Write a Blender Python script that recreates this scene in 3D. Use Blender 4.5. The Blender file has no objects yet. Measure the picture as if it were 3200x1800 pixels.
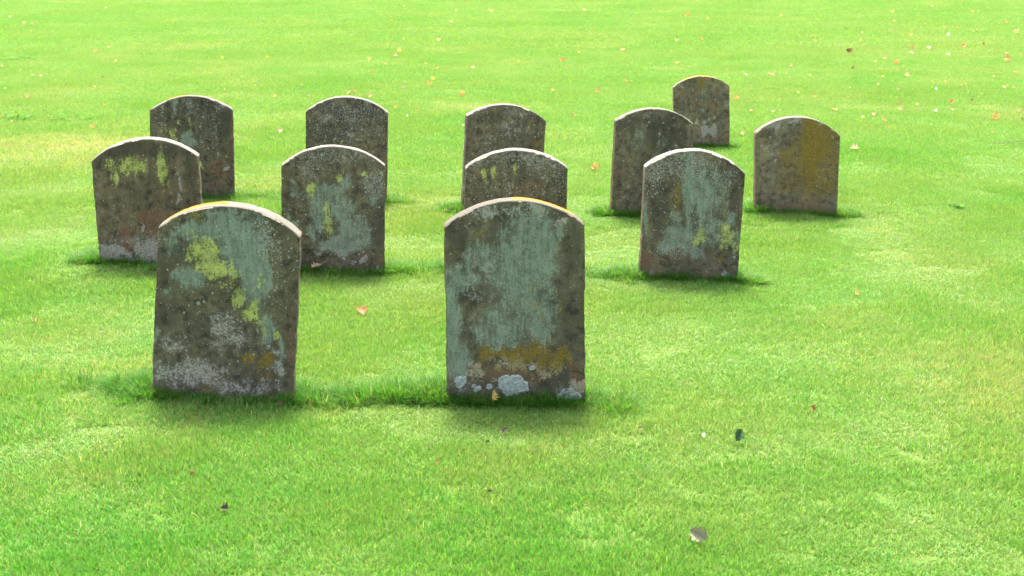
import bpy, math, random
import numpy as np
from mathutils import Vector, Matrix

random.seed(11); RNG = np.random.default_rng(11)
sc = bpy.context.scene
COL = sc.collection
R = math.radians

# ------------------------------------------------------------------ measured tables (metres)
# stone: x, y of the base centre, yaw, then in the plane of its face: foot left, foot right, shoulder left, shoulder right, crown
STONES = {
    'A': (-1.306, 5.588, 5, (-0.313, 0.024), (0.317, -0.024), (-0.233, 0.795), (0.380, 0.740), (0.082, 0.884)),
    'B': (0.019, 5.538, 3, (-0.310, 0.010), (0.312, -0.010), (-0.313, 0.807), (0.297, 0.812), (-0.002, 0.919)),
    'C': (-2.281, 8.084, 8, (-0.322, 0.037), (0.326, -0.037), (-0.325, 0.678), (0.325, 0.696), (0.003, 0.812)),
    'D': (-1.112, 7.909, 6, (-0.317, 0.013), (0.320, -0.014), (-0.289, 0.681), (0.338, 0.667), (0.019, 0.792)),
    'E': (0.012, 7.970, 3, (-0.318, 0.007), (0.320, -0.007), (-0.300, 0.649), (0.333, 0.643), (-0.000, 0.760)),
    'F': (1.076, 7.741, 1, (-0.299, 0.016), (0.300, -0.016), (-0.282, 0.693), (0.317, 0.653), (0.014, 0.793)),
    'G': (-2.571, 10.396, 8, (-0.327, 0.017), (0.331, -0.017), (-0.291, 0.702), (0.355, 0.696), (0.044, 0.813)),
    'H': (-1.306, 10.172, 3, (-0.319, 0.006), (0.320, -0.006), (-0.291, 0.721), (0.343, 0.706), (0.033, 0.831)),
    'I': (-0.081, 9.896, 12, (-0.305, 0.008), (0.309, -0.008), (-0.262, 0.726), (0.349, 0.672), (0.022, 0.805)),
    'J': (1.042, 9.648, 6, (-0.304, 0.016), (0.306, -0.016), (-0.281, 0.717), (0.303, 0.691), (0.001, 0.804)),
    'K': (2.143, 9.714, 0, (-0.310, 0.017), (0.311, -0.017), (-0.334, 0.616), (0.299, 0.592), (-0.019, 0.734)),
    'L': (1.899, 13.044, 1, (-0.281, 0.002), (0.281, -0.002), (-0.305, 0.593), (0.253, 0.606), (-0.021, 0.705)),
}
TONE = dict(A=.35, B=.25, C=.8, D=.5, E=.62, F=.5, G=.45, H=.35, I=.4, J=.3, K=.6, L=.65)
THICK = dict(A=.11, B=.085, C=.10, D=.075, E=.095, F=.095, G=.075, H=.075, I=.085, J=.085, K=.085, L=.075)
LIFT = dict(K=1.45, L=1.4, J=1.08, F=1.08, B=1.05, G=.9, H=.95)     # paler or darker bed of sandstone
BLEACH = dict(A=.30, B=.0, C=.9, D=.7, E=.75, F=1., G=.45, H=.75, I=.6, J=.35, K=.4, L=.35)     # how pale the weathered top is
LABELS = dict(
 A="front headstone with big lime green patch and orange lichen along its left top edge",
 B="largest front headstone with broad teal stain and white lichen crusts along its foot",
 C="brown headstone with lime blotches and pale grey crusted foot at far left",
 D="teal and lime streaked headstone with broken lower left corner behind the front pair",
 E="speckled brown headstone standing directly behind the big teal front headstone",
 F="leaning headstone with teal drips and a reddish lower left corner",
 G="dark back row headstone with thin lime streaks behind the brown lime-blotched headstone",
 H="dark white-speckled headstone with flaking face behind the teal and lime headstone",
 I="narrow dark tilted headstone, farthest of the three standing in line at centre",
 J="plain grey-green headstone partly hidden behind the leaning teal-dripped headstone",
 K="reddish brown headstone with a mustard ochre streak, rightmost in the photo",
 L="small farthest headstone with worn inscription and cream lichen splashes")
# lichen and stains: kind -> (x, z, radius x, radius z, strength) on the face
PATCHES = {
 'A': {
  'teal': [(-.061,.767,.089,.049,.9), (.076,.771,.137,.071,.8), (.133,.678,.096,.107,.9), (.196,.575,.035,.129,1), (.159,.518,.042,.101,.9), (-.108,.561,.062,.043,1), (-.173,.712,.034,.057,.6), (.205,.326,.028,.081,1), (.150,.620,.069,.057,1), (.272,.250,.013,.067,.7), (-.268,.317,.014,.044,.7), (.079,.835,.171,.042,.55), (-.204,.512,.027,.029,.5)],
  'lime': [(-.040,.667,.072,.082,1), (-.116,.654,.034,.036,.8), (-.017,.580,.041,.043,.8), (.072,.578,.024,.043,.95), (.098,.483,.022,.051,1), (.143,.402,.028,.044,1), (.192,.342,.014,.037,.8), (.247,.311,.021,.018,.8), (.187,.532,.011,.043,.6), (.091,.534,.055,.072,.42), (.155,.431,.049,.080,.4), (.036,.550,.062,.043,.42), (-.022,.623,.076,.050,.95)],
  'ochre': [(-.064,.827,.034,.028,.7), (.198,.170,.042,.037,.75), (.115,.195,.042,.030,.55), (-.083,.058,.028,.023,.7), (-.139,.165,.017,.015,.5), (-.056,.859,.020,.014,.6), (.202,.103,.042,.023,.5)],
  'pale': [(-.135,.127,.154,.060,.75), (.026,.361,.063,.044,.55), (-.188,.278,.062,.037,.5), (.049,.286,.084,.088,.42), (.222,.222,.042,.022,.6), (.253,.131,.035,.045,.6), (.108,.060,.141,.045,.5), (-.273,.154,.035,.045,.5)],
  'spots': [(.237,.711,.048,.043,1), (.178,.762,.082,.057,.6), (.262,.646,.028,.143,.4), (.060,.477,.348,.428,.09), (-.233,.735,.020,.042,.6)],
  'rust': [(.321,.249,.021,.221,.6), (.341,.543,.028,.216,.35), (.044,.182,.070,.030,.3)],
  'dark': [(.261,.782,.083,.043,.4), (-.216,.483,.048,.180,.5), (.033,.492,.083,.043,.5)],
 },
 'B': {
  'teal': [(.034,.635,.139,.226,.75), (.103,.719,.076,.141,.95), (-.236,.581,.083,.064,.75), (-.287,.351,.042,.252,.9), (-.078,.348,.105,.095,.75), (.091,.404,.098,.130,.72), (-.254,.204,.035,.088,1), (.192,.796,.021,.042,.7), (-.166,.673,.069,.071,.55), (.020,.819,.062,.042,.6)],
  'dark': [(-.195,.502,.076,.032,1), (-.215,.610,.048,.036,.5), (.241,.703,.042,.141,.55), (.224,.380,.056,.181,.4), (-.255,.780,.062,.091,.7), (.042,.102,.249,.045,.6)],
  'pale': [(-.117,.869,.034,.021,.8), (.088,.881,.031,.024,.95), (.192,.845,.028,.021,.7), (-.132,.566,.104,.142,.33), (-.134,.349,.105,.073,.3), (.013,.889,.010,.008,1), (-.015,.885,.010,.008,1), (-.241,.092,.042,.045,.45), (-.007,.088,.099,.052,.42), (.235,.031,.086,.038,.45)],
  'spots': [(-.062,.882,.240,.028,.8), (-.200,.828,.082,.070,.5), (.006,.492,.350,.425,.1)],
  'ochre': [(-.113,.231,.077,.037,.75), (.007,.222,.092,.052,.72), (.091,.228,.092,.055,.72), (.191,.196,.057,.052,.75), (.007,.162,.177,.044,.4), (.083,.436,.021,.020,1), (.055,.516,.013,.012,1), (.027,.463,.009,.009,1), (.105,.400,.018,.009,1), (.202,.442,.008,.009,.8), (-.152,.782,.008,.008,.9), (.142,.605,.006,.006,.9)],
  'buff': [(-.022,.185,.106,.037,.65), (.134,.160,.085,.037,.6), (-.177,.158,.056,.044,.6), (.284,.083,.036,.045,.95)],
  'rust': [(.269,.150,.028,.045,.8), (-.297,.153,.028,.074,.9), (-.212,.166,.028,.030,.6), (.007,.140,.177,.052,.6), (-.120,.165,.064,.037,.6)],
 },
 'C': {
  'lime': [(-.199,.671,.025,.048,.85), (-.078,.641,.068,.044,.85), (-.084,.677,.021,.035,1), (-.194,.573,.021,.044,.9), (.101,.628,.036,.097,1), (.099,.539,.021,.045,.8), (-.144,.669,.025,.026,.5)],
  'spots': [(-.309,.505,.019,.221,.6), (.194,.537,.013,.080,.8), (.178,.420,.010,.063,.8), (.095,.404,.013,.090,.5), (-.049,.264,.015,.036,1), (-.112,.284,.034,.045,.6), (-.197,.295,.034,.036,.6), (-.111,.184,.173,.036,.8), (-.159,.572,.068,.044,.5)],
  'pale': [(-.049,.264,.012,.032,.95), (-.255,.097,.095,.055,1), (-.022,.089,.087,.073,1), (-.140,.020,.174,.055,.95), (-.062,.137,.052,.027,.9), (.195,.546,.007,.054,.6), (.178,.420,.006,.045,.6), (.096,.422,.009,.072,.4)],
  'rust': [(.002,.317,.078,.054,1), (-.162,.185,.034,.100,1), (.015,.244,.078,.054,.7), (.129,.403,.130,.179,.42), (-.218,.368,.086,.090,.3)],
  'dark': [(-.019,.746,.299,.053,.7), (.273,.624,.052,.177,.6), (-.307,.638,.042,.132,.5), (.009,.541,.129,.053,.35)],
 },
 'D': {
  'teal': [(-.035,.486,.103,.079,.75), (.105,.571,.030,.052,.8), (.065,.396,.112,.071,.7), (.139,.261,.113,.107,.8), (-.074,.354,.052,.106,.8), (.058,.173,.130,.054,.85), (-.121,.267,.034,.053,.7), (.257,.454,.035,.053,.55), (-.229,.542,.017,.035,.7), (-.254,.358,.010,.035,.8), (-.222,.313,.021,.022,.7), (.017,.511,.086,.053,.7)],
  'lime': [(-.106,.531,.022,.052,1), (.055,.616,.024,.024,.95), (-.159,.585,.030,.026,.6), (-.028,.309,.033,.080,.75), (-.029,.415,.024,.070,.65), (.206,.626,.030,.011,.8), (.300,.615,.015,.016,.7), (.104,.386,.010,.007,1), (.099,.226,.008,.008,1), (.137,.500,.009,.009,1), (.055,.227,.007,.018,.6)],
  'spots': [(.026,.746,.299,.069,.8), (.259,.550,.078,.114,1), (-.105,.662,.085,.069,.8), (-.188,.707,.085,.052,.6), (.048,.128,.130,.027,.6), (.013,.397,.302,.350,.2)],
  'pale': [(.056,.128,.048,.025,.9), (.194,.075,.019,.016,1), (.262,.005,.053,.023,.95), (.141,.054,.026,.014,.9), (-.082,.150,.052,.022,.7), (-.188,.515,.034,.007,.6)],
  'dark': [(-.242,.446,.043,.157,.5), (.287,.302,.035,.221,.6), (-.145,.088,.087,.054,.5), (.195,.691,.129,.052,.4)],
  'rust': [(.307,.059,.018,.054,.9), (.229,.070,.088,.054,.4), (-.170,.107,.078,.054,.4)],
 },
 'E': {
  'teal': [(-.052,.630,.010,.041,.45)],
  'lime': [(-.177,.603,.017,.038,.8), (-.126,.630,.019,.041,.8), (-.004,.643,.008,.027,.7), (-.004,.704,.005,.014,.8), (-.113,.603,.008,.027,.5)],
  'spots': [(.166,.696,.170,.061,1), (-.221,.693,.101,.041,.8), (-.011,.698,.136,.041,.7), (.269,.551,.055,.083,.5), (-.038,.492,.014,.041,.6), (-.174,.548,.034,.027,.5), (-.038,.588,.272,.171,.2), (.187,.593,.041,.008,1)],
  'pale': [(-.038,.520,.010,.048,.5), (.030,.725,.203,.027,.3)],
  'rust': [(.064,.519,.171,.055,.55), (-.106,.451,.171,.055,.4)],
  'dark': [(-.242,.556,.061,.103,.4), (.166,.587,.102,.041,.35)],
 },
 'F': {
  'teal': [(-.011,.548,.034,.192,.95), (.072,.499,.053,.193,.72), (.147,.548,.057,.144,.6), (-.055,.275,.106,.078,.85), (.108,.304,.125,.108,.62), (-.158,.207,.048,.039,.7), (.026,.176,.068,.040,.8), (.249,.382,.025,.039,.85), (.274,.254,.029,.098,.55), (-.280,.452,.014,.145,.8), (-.081,.778,.114,.019,.7), (.067,.644,.024,.096,.65), (.233,.547,.011,.116,.5), (-.096,.354,.029,.098,.6)],
  'lime': [(.061,.275,.040,.059,.85), (.225,.274,.035,.079,.85), (.281,.205,.008,.059,.8), (-.124,.654,.008,.010,.7)],
  'ochre': [(-.087,.529,.019,.096,.75), (.212,.126,.021,.040,.7), (-.108,.432,.011,.058,.5)],
  'spots': [(-.219,.664,.076,.076,1), (-.069,.702,.209,.067,.9), (.209,.644,.095,.058,.6), (-.236,.568,.057,.096,.5), (-.110,.187,.116,.040,.6), (-.022,.451,.335,.384,.2)],
  'rust': [(-.272,.118,.048,.059,1), (.084,.176,.145,.040,.4), (-.155,.108,.116,.050,.4)],
  'dark': [(-.194,.452,.077,.193,.6), (.161,.421,.048,.078,.6), (.263,.499,.034,.241,.6)],
  'pale': [(-.231,.038,.012,.010,1), (.225,.036,.019,.014,.8), (-.123,.159,.008,.008,1), (-.014,.165,.007,.007,1)],
 },
 'G': {
  'lime': [(-.122,.519,.024,.056,.85), (-.078,.603,.012,.028,.85), (.006,.579,.010,.045,.9), (.004,.523,.009,.034,.7), (-.091,.485,.022,.023,.8), (.078,.283,.015,.040,.9), (.288,.301,.009,.021,1), (-.192,.538,.044,.056,.38), (.121,.452,.008,.028,.6)],
  'teal': [(-.091,.737,.020,.067,.65), (-.020,.478,.044,.056,.85), (.010,.432,.044,.045,.8), (-.067,.781,.087,.022,.5), (-.117,.671,.011,.033,.6)],
  'spots': [(-.191,.717,.015,.067,.6), (.247,.731,.066,.056,.8), (.122,.464,.011,.045,.6), (.210,.462,.013,.113,.8), (.129,.576,.110,.224,.35), (.275,.233,.022,.021,.8), (-.232,.583,.065,.134,.4)],
  'pale': [(.028,.724,.066,.067,.42), (-.197,.705,.009,.067,.5), (.279,.227,.018,.018,1), (.211,.371,.008,.045,.5)],
  'rust': [(.219,.234,.133,.080,.65), (.337,.346,.011,.339,.6), (.156,.098,.167,.057,.45)],
  'dark': [(.171,.744,.110,.067,.9), (.273,.596,.088,.135,.75), (-.228,.639,.065,.089,.5), (.074,.577,.088,.223,.4)],
 },
 'H': {
  'spots': [(.029,.719,.305,.120,.65), (.205,.783,.065,.033,1), (-.078,.774,.033,.033,.8), (.024,.554,.307,.219,.4)],
  'pale': [(-.137,.654,.076,.033,.42), (.072,.697,.098,.055,.32), (.001,.532,.109,.055,.33), (.205,.783,.044,.022,.6), (-.104,.801,.013,.011,.9)],
  'dark': [(-.037,.686,.044,.077,.95), (-.156,.731,.054,.033,.8), (.117,.740,.055,.065,.85), (.204,.718,.065,.055,.7), (-.243,.721,.043,.033,.6)],
  'lime': [(.121,.504,.027,.007,.9), (-.028,.475,.016,.006,.9), (.148,.509,.022,.004,.8)],
  'ochre': [(.185,.442,.066,.028,.45), (-.267,.666,.033,.022,.3)],
  'rust': [(.304,.386,.028,.221,.5), (-.273,.501,.033,.055,.4)],
 },
 'I': {
  'spots': [(.136,.757,.128,.058,.7), (-.161,.756,.068,.033,.7), (.051,.584,.301,.209,.25)],
  'pale': [(.068,.625,.103,.050,.38), (-.120,.522,.051,.067,.32), (.153,.715,.012,.013,.9)],
  'lime': [(.213,.648,.009,.020,.9), (-.085,.655,.004,.012,.6)],
  'ochre': [(.283,.492,.035,.025,.55), (.257,.476,.026,.010,.6)],
  'dark': [(-.077,.713,.127,.050,.55), (.093,.540,.129,.084,.4), (.308,.694,.034,.050,.5)],
  'rust': [(-.239,.509,.051,.167,.4)],
 },
 'J': {
  'spots': [(-.051,.760,.033,.021,.9), (-.040,.549,.360,.293,.25), (.164,.534,.018,.014,.9)],
  'pale': [(-.187,.194,.096,.096,.25), (-.298,.046,.030,.022,1)],
  'teal': [(.056,.547,.036,.118,.4), (-.100,.573,.060,.118,.36)],
  'dark': [(.078,.606,.144,.176,.8), (-.162,.692,.095,.070,.6), (.198,.604,.072,.094,.7), (-.059,.371,.048,.143,.5)],
  'ochre': [(-.145,.444,.018,.047,.45), (-.299,.112,.024,.036,.3)],
  'rust': [(-.237,.315,.072,.237,.42), (.285,.520,.024,.047,.5)],
 },
 'K': {
  'ochre': [(.098,.538,.101,.272,1), (.118,.395,.226,.309,.6), (.156,.562,.142,.201,.75), (.199,.633,.071,.071,.7), (-.085,.419,.071,.096,.55), (.125,.275,.131,.120,.8), (-.051,.238,.119,.060,.55), (.249,.202,.060,.060,.65), (.209,.467,.071,.048,.5)],
  'spots': [(-.181,.669,.094,.040,1), (-.042,.716,.094,.028,1), (.160,.692,.047,.021,1), (.245,.645,.035,.021,.9), (-.002,.419,.356,.415,.33)],
  'pale': [(-.181,.663,.035,.017,.9), (-.042,.722,.047,.014,.9), (.160,.690,.024,.011,.9), (.245,.643,.017,.012,.9), (-.230,.586,.011,.011,1), (-.288,.497,.012,.012,1), (-.168,.413,.010,.012,1), (.237,.586,.008,.008,1), (.285,.544,.006,.006,1), (-.254,.353,.006,.006,1), (-.001,.621,.018,.083,.45), (-.184,.503,.059,.071,.36), (.185,.275,.048,.072,.36)],
  'dark': [(-.250,.621,.071,.047,.6), (.185,.669,.071,.047,.4)],
  'rust': [(.020,.032,.360,.061,.6), (-.305,.299,.036,.299,.3)],
 },
 'L': {
  'ochre': [(-.035,.621,.034,.073,.9), (-.021,.694,.034,.017,.95), (-.033,.423,.023,.034,.45), (-.059,.491,.017,.045,.45), (.261,.079,.023,.069,.6)],
  'teal': [(-.006,.542,.020,.034,.75), (-.027,.474,.011,.034,.6), (-.014,.366,.029,.023,.55), (-.211,.621,.068,.023,.3)],
  'pale': [(.022,.171,.023,.054,1.5), (.114,.160,.032,.060,1.5), (.069,.146,.040,.029,1.5), (.053,.269,.008,.019,1), (.109,.286,.011,.015,1), (.018,.263,.010,.021,1), (-.058,.246,.016,.040,1.1), (-.219,.590,.009,.012,1), (-.113,.582,.007,.009,1), (.167,.618,.005,.010,1), (-.149,.372,.004,.017,.8), (-.214,.361,.005,.007,.9), (.118,.508,.006,.017,.7), (-.020,.062,.069,.023,.3), (.230,.422,.034,.057,.3), (.014,.525,.011,.023,.5)],
  'lime': [(-.058,.246,.017,.046,.8), (.106,.229,.017,.010,.9), (.069,.146,.017,.017,.3)],
  'rust': [(-.179,.508,.085,.057,.5), (.110,.423,.114,.085,.5), (.231,.251,.046,.114,.4)],
  'dark': [(.221,.496,.023,.009,.9), (-.147,.423,.057,.034,.4), (.259,.399,.007,.114,.6)],
 },
}
SPALLS = {
 'D': [(-.145,.093,.100,.063,0.012), (.050,.458,.052,.044,0.004), (-.188,.506,.068,.010,0.004)],
 'H': [(-.090,.439,.093,.050,0.006), (.191,.453,.082,.061,0.006)],
 'I': [(.283,.539,.050,.046,0.006)],
 'K': [(.213,.395,.059,.048,0.003)],
 'L': [(.240,.445,.040,.068,0.008), (.252,.291,.040,.029,0.005)],
 'A': [(-.041,.752,.082,.010,0.003)],
}
CRUSTS = [(-.241,.092,.035,.045), (-.177,.073,.032,.019), (-.121,.079,.018,.021), (-.007,.096,.085,.049), (.070,.165,.017,.016), (.235,.035,.082,.032), (.007,-.002,.029,.017)]
# orange lichen along the top edge: from, to (0 left .. 1 right), strength, and where across the thickness it starts
ORANGE = dict(A=[(.02, .52, 1, .35)], B=[(.45, .95, .9, .3)], G=[(.2, .5, .8, .3)], I=[(.25, .5, .4, .5)], J=[(.1, .35, .3, .5)], L=[(.12, .8, .9, .3)], K=[(.2, .5, .3, .6)])
# leaves: x, y, size, colour, label
LEAVES = [
(-13.26,35.31,0.118,'p',"leftmost of the pale tan leaves at top edge on the far left lawn"),
(-12.08,33.07,0.123,'p',"pale tan leaf, second from left, at top edge on the far left lawn"),
(-11.72,32.67,0.122,'p',"pale tan leaf, third from left, at top edge on the far left lawn"),
(-12.31,40.64,0.106,'p',"rightmost of the pale tan leaves at top edge on the far left lawn"),
(-10.80,29.99,0.067,'p',"leftmost of the pale tan leaves high up on the far left lawn"),
(-7.66,25.25,0.094,'p',"rightmost of the pale tan leaves high up on the far left lawn"),
(-7.64,24.37,0.100,'o',"only orange fallen leaf high up on the far left lawn"),
(-5.95,15.32,0.070,'o',"leftmost of the orange leaves low down on the far left lawn"),
(-4.85,14.36,0.022,'o',"orange leaf, second from left, low down on the far left lawn"),
(-4.62,14.41,0.082,'o',"orange leaf, third from left, low down on the far left lawn"),
(-5.06,16.33,0.062,'o',"rightmost of the orange leaves low down on the far left lawn"),
(-5.68,14.89,0.040,'y',"only yellowish fallen leaf low down on the far left lawn"),
(-8.23,21.38,0.064,'p',"leftmost of the pale tan leaves midway on the far left lawn"),
(-6.93,18.05,0.068,'p',"pale tan leaf, second from left, midway on the far left lawn"),
(-7.70,20.74,0.086,'p',"pale tan leaf, third from left, midway on the far left lawn"),
(-7.22,19.93,0.075,'p',"pale tan leaf, fourth from left, midway on the far left lawn"),
(-7.03,19.75,0.074,'p',"pale tan leaf, fifth from left, midway on the far left lawn"),
(-5.79,18.33,0.055,'p',"pale tan leaf, sixth from left, midway on the far left lawn"),
(-6.72,22.50,0.067,'p',"rightmost of the pale tan leaves midway on the far left lawn"),
(-6.09,19.65,0.066,'b',"only dark brown fallen leaf midway on the far left lawn"),
(-6.29,17.09,0.090,'p',"only pale tan fallen leaf low down on the far left lawn"),
(-4.30,17.91,0.047,'o',"leftmost of the orange leaves low down behind the lime-streaked back headstone"),
(-4.18,17.83,0.047,'o',"rightmost of the orange leaves low down behind the lime-streaked back headstone"),
(-5.05,23.12,0.069,'y',"leftmost of the yellowish leaves midway behind the lime-streaked back headstone"),
(-3.93,18.04,0.041,'y',"yellowish leaf, second from left, midway behind the lime-streaked back headstone"),
(-4.29,23.33,0.061,'y',"rightmost of the yellowish leaves midway behind the lime-streaked back headstone"),
(-4.63,20.21,0.030,'o',"leftmost of the orange leaves midway behind the lime-streaked back headstone"),
(-3.59,18.50,0.056,'o',"rightmost of the orange leaves midway behind the lime-streaked back headstone"),
(-4.17,33.32,0.099,'b',"only dark brown fallen leaf at top edge behind the white-speckled back headstone"),
(-3.45,28.69,0.086,'p',"only pale tan fallen leaf high up behind the white-speckled back headstone"),
(-3.34,25.75,0.081,'r',"only red-brown fallen leaf high up behind the white-speckled back headstone"),
(-3.34,41.46,0.123,'p',"only pale tan fallen leaf at top edge behind the white-speckled back headstone"),
(-1.42,42.92,0.111,'r',"only red-brown fallen leaf at top edge behind the narrow dark tilted headstone"),
(-1.62,38.79,0.086,'y',"leftmost of the yellowish leaves at top edge behind the narrow dark tilted headstone"),
(-0.60,38.46,0.157,'y',"rightmost of the yellowish leaves at top edge behind the narrow dark tilted headstone"),
(-1.51,33.19,0.123,'p',"only pale tan fallen leaf at top edge behind the narrow dark tilted headstone"),
(-3.22,35.73,0.093,'o',"leftmost of the orange leaves at top edge behind the white-speckled back headstone"),
(-3.05,33.86,0.076,'o',"rightmost of the orange leaves at top edge behind the white-speckled back headstone"),
(-2.59,28.79,0.064,'b',"leftmost of the dark brown leaves high up behind the white-speckled back headstone"),
(-2.12,29.30,0.076,'b',"rightmost of the dark brown leaves high up behind the white-speckled back headstone"),
(-2.07,24.43,0.091,'y',"leftmost of the yellowish leaves high up behind the white-speckled back headstone"),
(-2.22,27.35,0.057,'y',"rightmost of the yellowish leaves high up behind the white-speckled back headstone"),
(-1.50,27.21,0.112,'p',"only pale tan fallen leaf high up behind the narrow dark tilted headstone"),
(-2.09,21.90,0.066,'p',"leftmost of the pale tan leaves midway behind the white-speckled back headstone"),
(-2.06,23.52,0.097,'p',"pale tan leaf, second from left, midway behind the white-speckled back headstone"),
(-1.51,18.37,0.055,'p',"rightmost of the pale tan leaves midway behind the white-speckled back headstone"),
(-2.47,22.92,0.069,'y',"only yellowish fallen leaf midway behind the white-speckled back headstone"),
(-2.12,20.17,0.064,'r',"only red-brown fallen leaf midway behind the white-speckled back headstone"),
(-1.15,19.33,0.073,'y',"leftmost of the yellowish leaves midway behind the narrow dark tilted headstone"),
(-1.19,21.11,0.048,'y',"yellowish leaf, second from left, midway behind the narrow dark tilted headstone"),
(0.11,22.36,0.059,'y',"rightmost of the yellowish leaves midway behind the narrow dark tilted headstone"),
(-2.96,18.58,0.042,'o',"leftmost of the orange leaves midway behind the white-speckled back headstone"),
(-1.42,21.92,0.049,'o',"rightmost of the orange leaves midway behind the white-speckled back headstone"),
(-0.62,21.07,0.079,'p',"only pale tan fallen leaf midway behind the narrow dark tilted headstone"),
(-1.17,18.73,0.082,'o',"leftmost of the orange leaves midway behind the narrow dark tilted headstone"),
(0.86,22.53,0.105,'o',"orange leaf, second from left, midway behind the narrow dark tilted headstone"),
(0.87,21.17,0.067,'o',"rightmost of the orange leaves midway behind the narrow dark tilted headstone"),
(-3.12,17.33,0.072,'y',"only yellowish fallen leaf low down behind the white-speckled back headstone"),
(-2.48,14.02,0.066,'p',"leftmost of the pale tan leaves low down behind the white-speckled back headstone"),
(-2.66,17.31,0.059,'p',"pale tan leaf, second from left, low down behind the white-speckled back headstone"),
(-1.86,17.28,0.072,'p',"rightmost of the pale tan leaves low down behind the white-speckled back headstone"),
(-2.20,17.71,0.073,'o',"leftmost of the orange leaves low down behind the white-speckled back headstone"),
(-2.13,17.90,0.054,'o',"orange leaf, second from left, low down behind the white-speckled back headstone"),
(-1.45,15.54,0.035,'o',"orange leaf, third from left, low down behind the white-speckled back headstone"),
(-1.43,16.11,0.049,'o',"orange leaf, fourth from left, low down behind the white-speckled back headstone"),
(-1.15,15.81,0.045,'o',"rightmost of the orange leaves low down behind the white-speckled back headstone"),
(-0.66,17.53,0.086,'o',"leftmost of the orange leaves low down behind the narrow dark tilted headstone"),
(-0.21,16.85,0.038,'o',"orange leaf, second from left, low down behind the narrow dark tilted headstone"),
(0.73,15.33,0.064,'o',"rightmost of the orange leaves low down behind the narrow dark tilted headstone"),
(-0.53,14.34,0.044,'p',"only pale tan fallen leaf low down behind the narrow dark tilted headstone"),
(-1.22,15.29,0.041,'w',"only whitish fallen leaf low down behind the white-speckled back headstone"),
(6.21,44.95,0.117,'p',"only pale tan fallen leaf at top edge around the small farthest headstone"),
(2.11,39.04,0.145,'o',"only orange fallen leaf at top edge behind the narrow dark tilted headstone"),
(4.69,35.85,0.147,'o',"only orange fallen leaf at top edge around the small farthest headstone"),
(1.85,30.73,0.110,'o',"leftmost of the orange leaves high up around the small farthest headstone"),
(2.05,24.64,0.114,'o',"orange leaf, second from left, high up around the small farthest headstone"),
(2.81,26.72,0.064,'o',"orange leaf, third from left, high up around the small farthest headstone"),
(2.94,24.60,0.064,'o',"orange leaf, fourth from left, high up around the small farthest headstone"),
(3.90,27.24,0.092,'o',"rightmost of the orange leaves high up around the small farthest headstone"),
(0.43,27.42,0.082,'o',"only orange fallen leaf high up behind the narrow dark tilted headstone"),
(5.07,34.63,0.077,'y',"only yellowish fallen leaf at top edge around the small farthest headstone"),
(2.90,26.54,0.059,'b',"only dark brown fallen leaf high up around the small farthest headstone"),
(3.34,26.98,0.121,'g',"only pale green fallen leaf high up around the small farthest headstone"),
(1.23,24.42,0.064,'y',"only yellowish fallen leaf high up behind the narrow dark tilted headstone"),
(1.65,19.17,0.055,'o',"leftmost of the orange leaves midway around the small farthest headstone"),
(1.73,19.10,0.050,'o',"orange leaf, second from left, midway around the small farthest headstone"),
(2.72,21.86,0.082,'o',"rightmost of the orange leaves midway around the small farthest headstone"),
(3.41,20.93,0.047,'p',"only pale tan fallen leaf midway around the small farthest headstone"),
(1.16,17.98,0.106,'r',"only red-brown fallen leaf midway around the small farthest headstone"),
(0.56,17.98,0.054,'y',"only yellowish fallen leaf low down behind the narrow dark tilted headstone"),
(1.93,16.36,0.031,'o',"leftmost of the orange leaves low down around the small farthest headstone"),
(2.90,17.02,0.071,'o',"rightmost of the orange leaves low down around the small farthest headstone"),
(3.15,19.48,0.047,'b',"only dark brown fallen leaf midway around the small farthest headstone"),
(2.87,15.75,0.050,'o',"leftmost of the orange leaves low down behind the ochre-streaked headstone"),
(3.95,17.23,0.065,'o',"orange leaf, second from left, low down behind the ochre-streaked headstone"),
(3.92,15.93,0.111,'o',"orange leaf, third from left, low down behind the ochre-streaked headstone"),
(4.39,17.18,0.036,'o',"rightmost of the orange leaves low down behind the ochre-streaked headstone"),
(2.43,13.78,0.079,'p',"only pale tan fallen leaf low down around the small farthest headstone"),
(3.54,20.01,0.068,'w',"only whitish fallen leaf midway around the small farthest headstone"),
(7.30,36.29,0.121,'y',"only yellowish fallen leaf at top edge behind the ochre-streaked headstone"),
(10.85,38.28,0.142,'y',"only yellowish fallen leaf at top edge in the far right scatter"),
(12.96,41.30,0.138,'p',"leftmost of the pale tan leaves at top edge in the far right scatter"),
(13.47,38.68,0.063,'p',"rightmost of the pale tan leaves at top edge in the far right scatter"),
(9.53,33.31,0.104,'o',"leftmost of the orange leaves at top edge in the far right scatter"),
(10.16,32.85,0.068,'o',"orange leaf, second from left, at top edge in the far right scatter"),
(13.17,38.34,0.114,'o',"orange leaf, third from left, at top edge in the far right scatter"),
(12.37,33.49,0.112,'o',"rightmost of the orange leaves at top edge in the far right scatter"),
(5.19,25.55,0.053,'o',"leftmost of the orange leaves high up behind the ochre-streaked headstone"),
(6.31,28.13,0.136,'o',"orange leaf, second from left, high up behind the ochre-streaked headstone"),
(6.11,26.81,0.060,'o',"orange leaf, third from left, high up behind the ochre-streaked headstone"),
(7.58,30.89,0.064,'o',"rightmost of the orange leaves high up behind the ochre-streaked headstone"),
(7.70,30.74,0.069,'b',"leftmost of the dark brown leaves high up behind the ochre-streaked headstone"),
(6.21,24.50,0.137,'b',"rightmost of the dark brown leaves high up behind the ochre-streaked headstone"),
(9.37,31.82,0.066,'o',"leftmost of the orange leaves high up in the far right scatter"),
(10.14,31.30,0.089,'o',"orange leaf, second from left, high up in the far right scatter"),
(10.45,31.32,0.082,'o',"orange leaf, third from left, high up in the far right scatter"),
(8.93,23.97,0.081,'o',"rightmost of the orange leaves high up in the far right scatter"),
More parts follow.
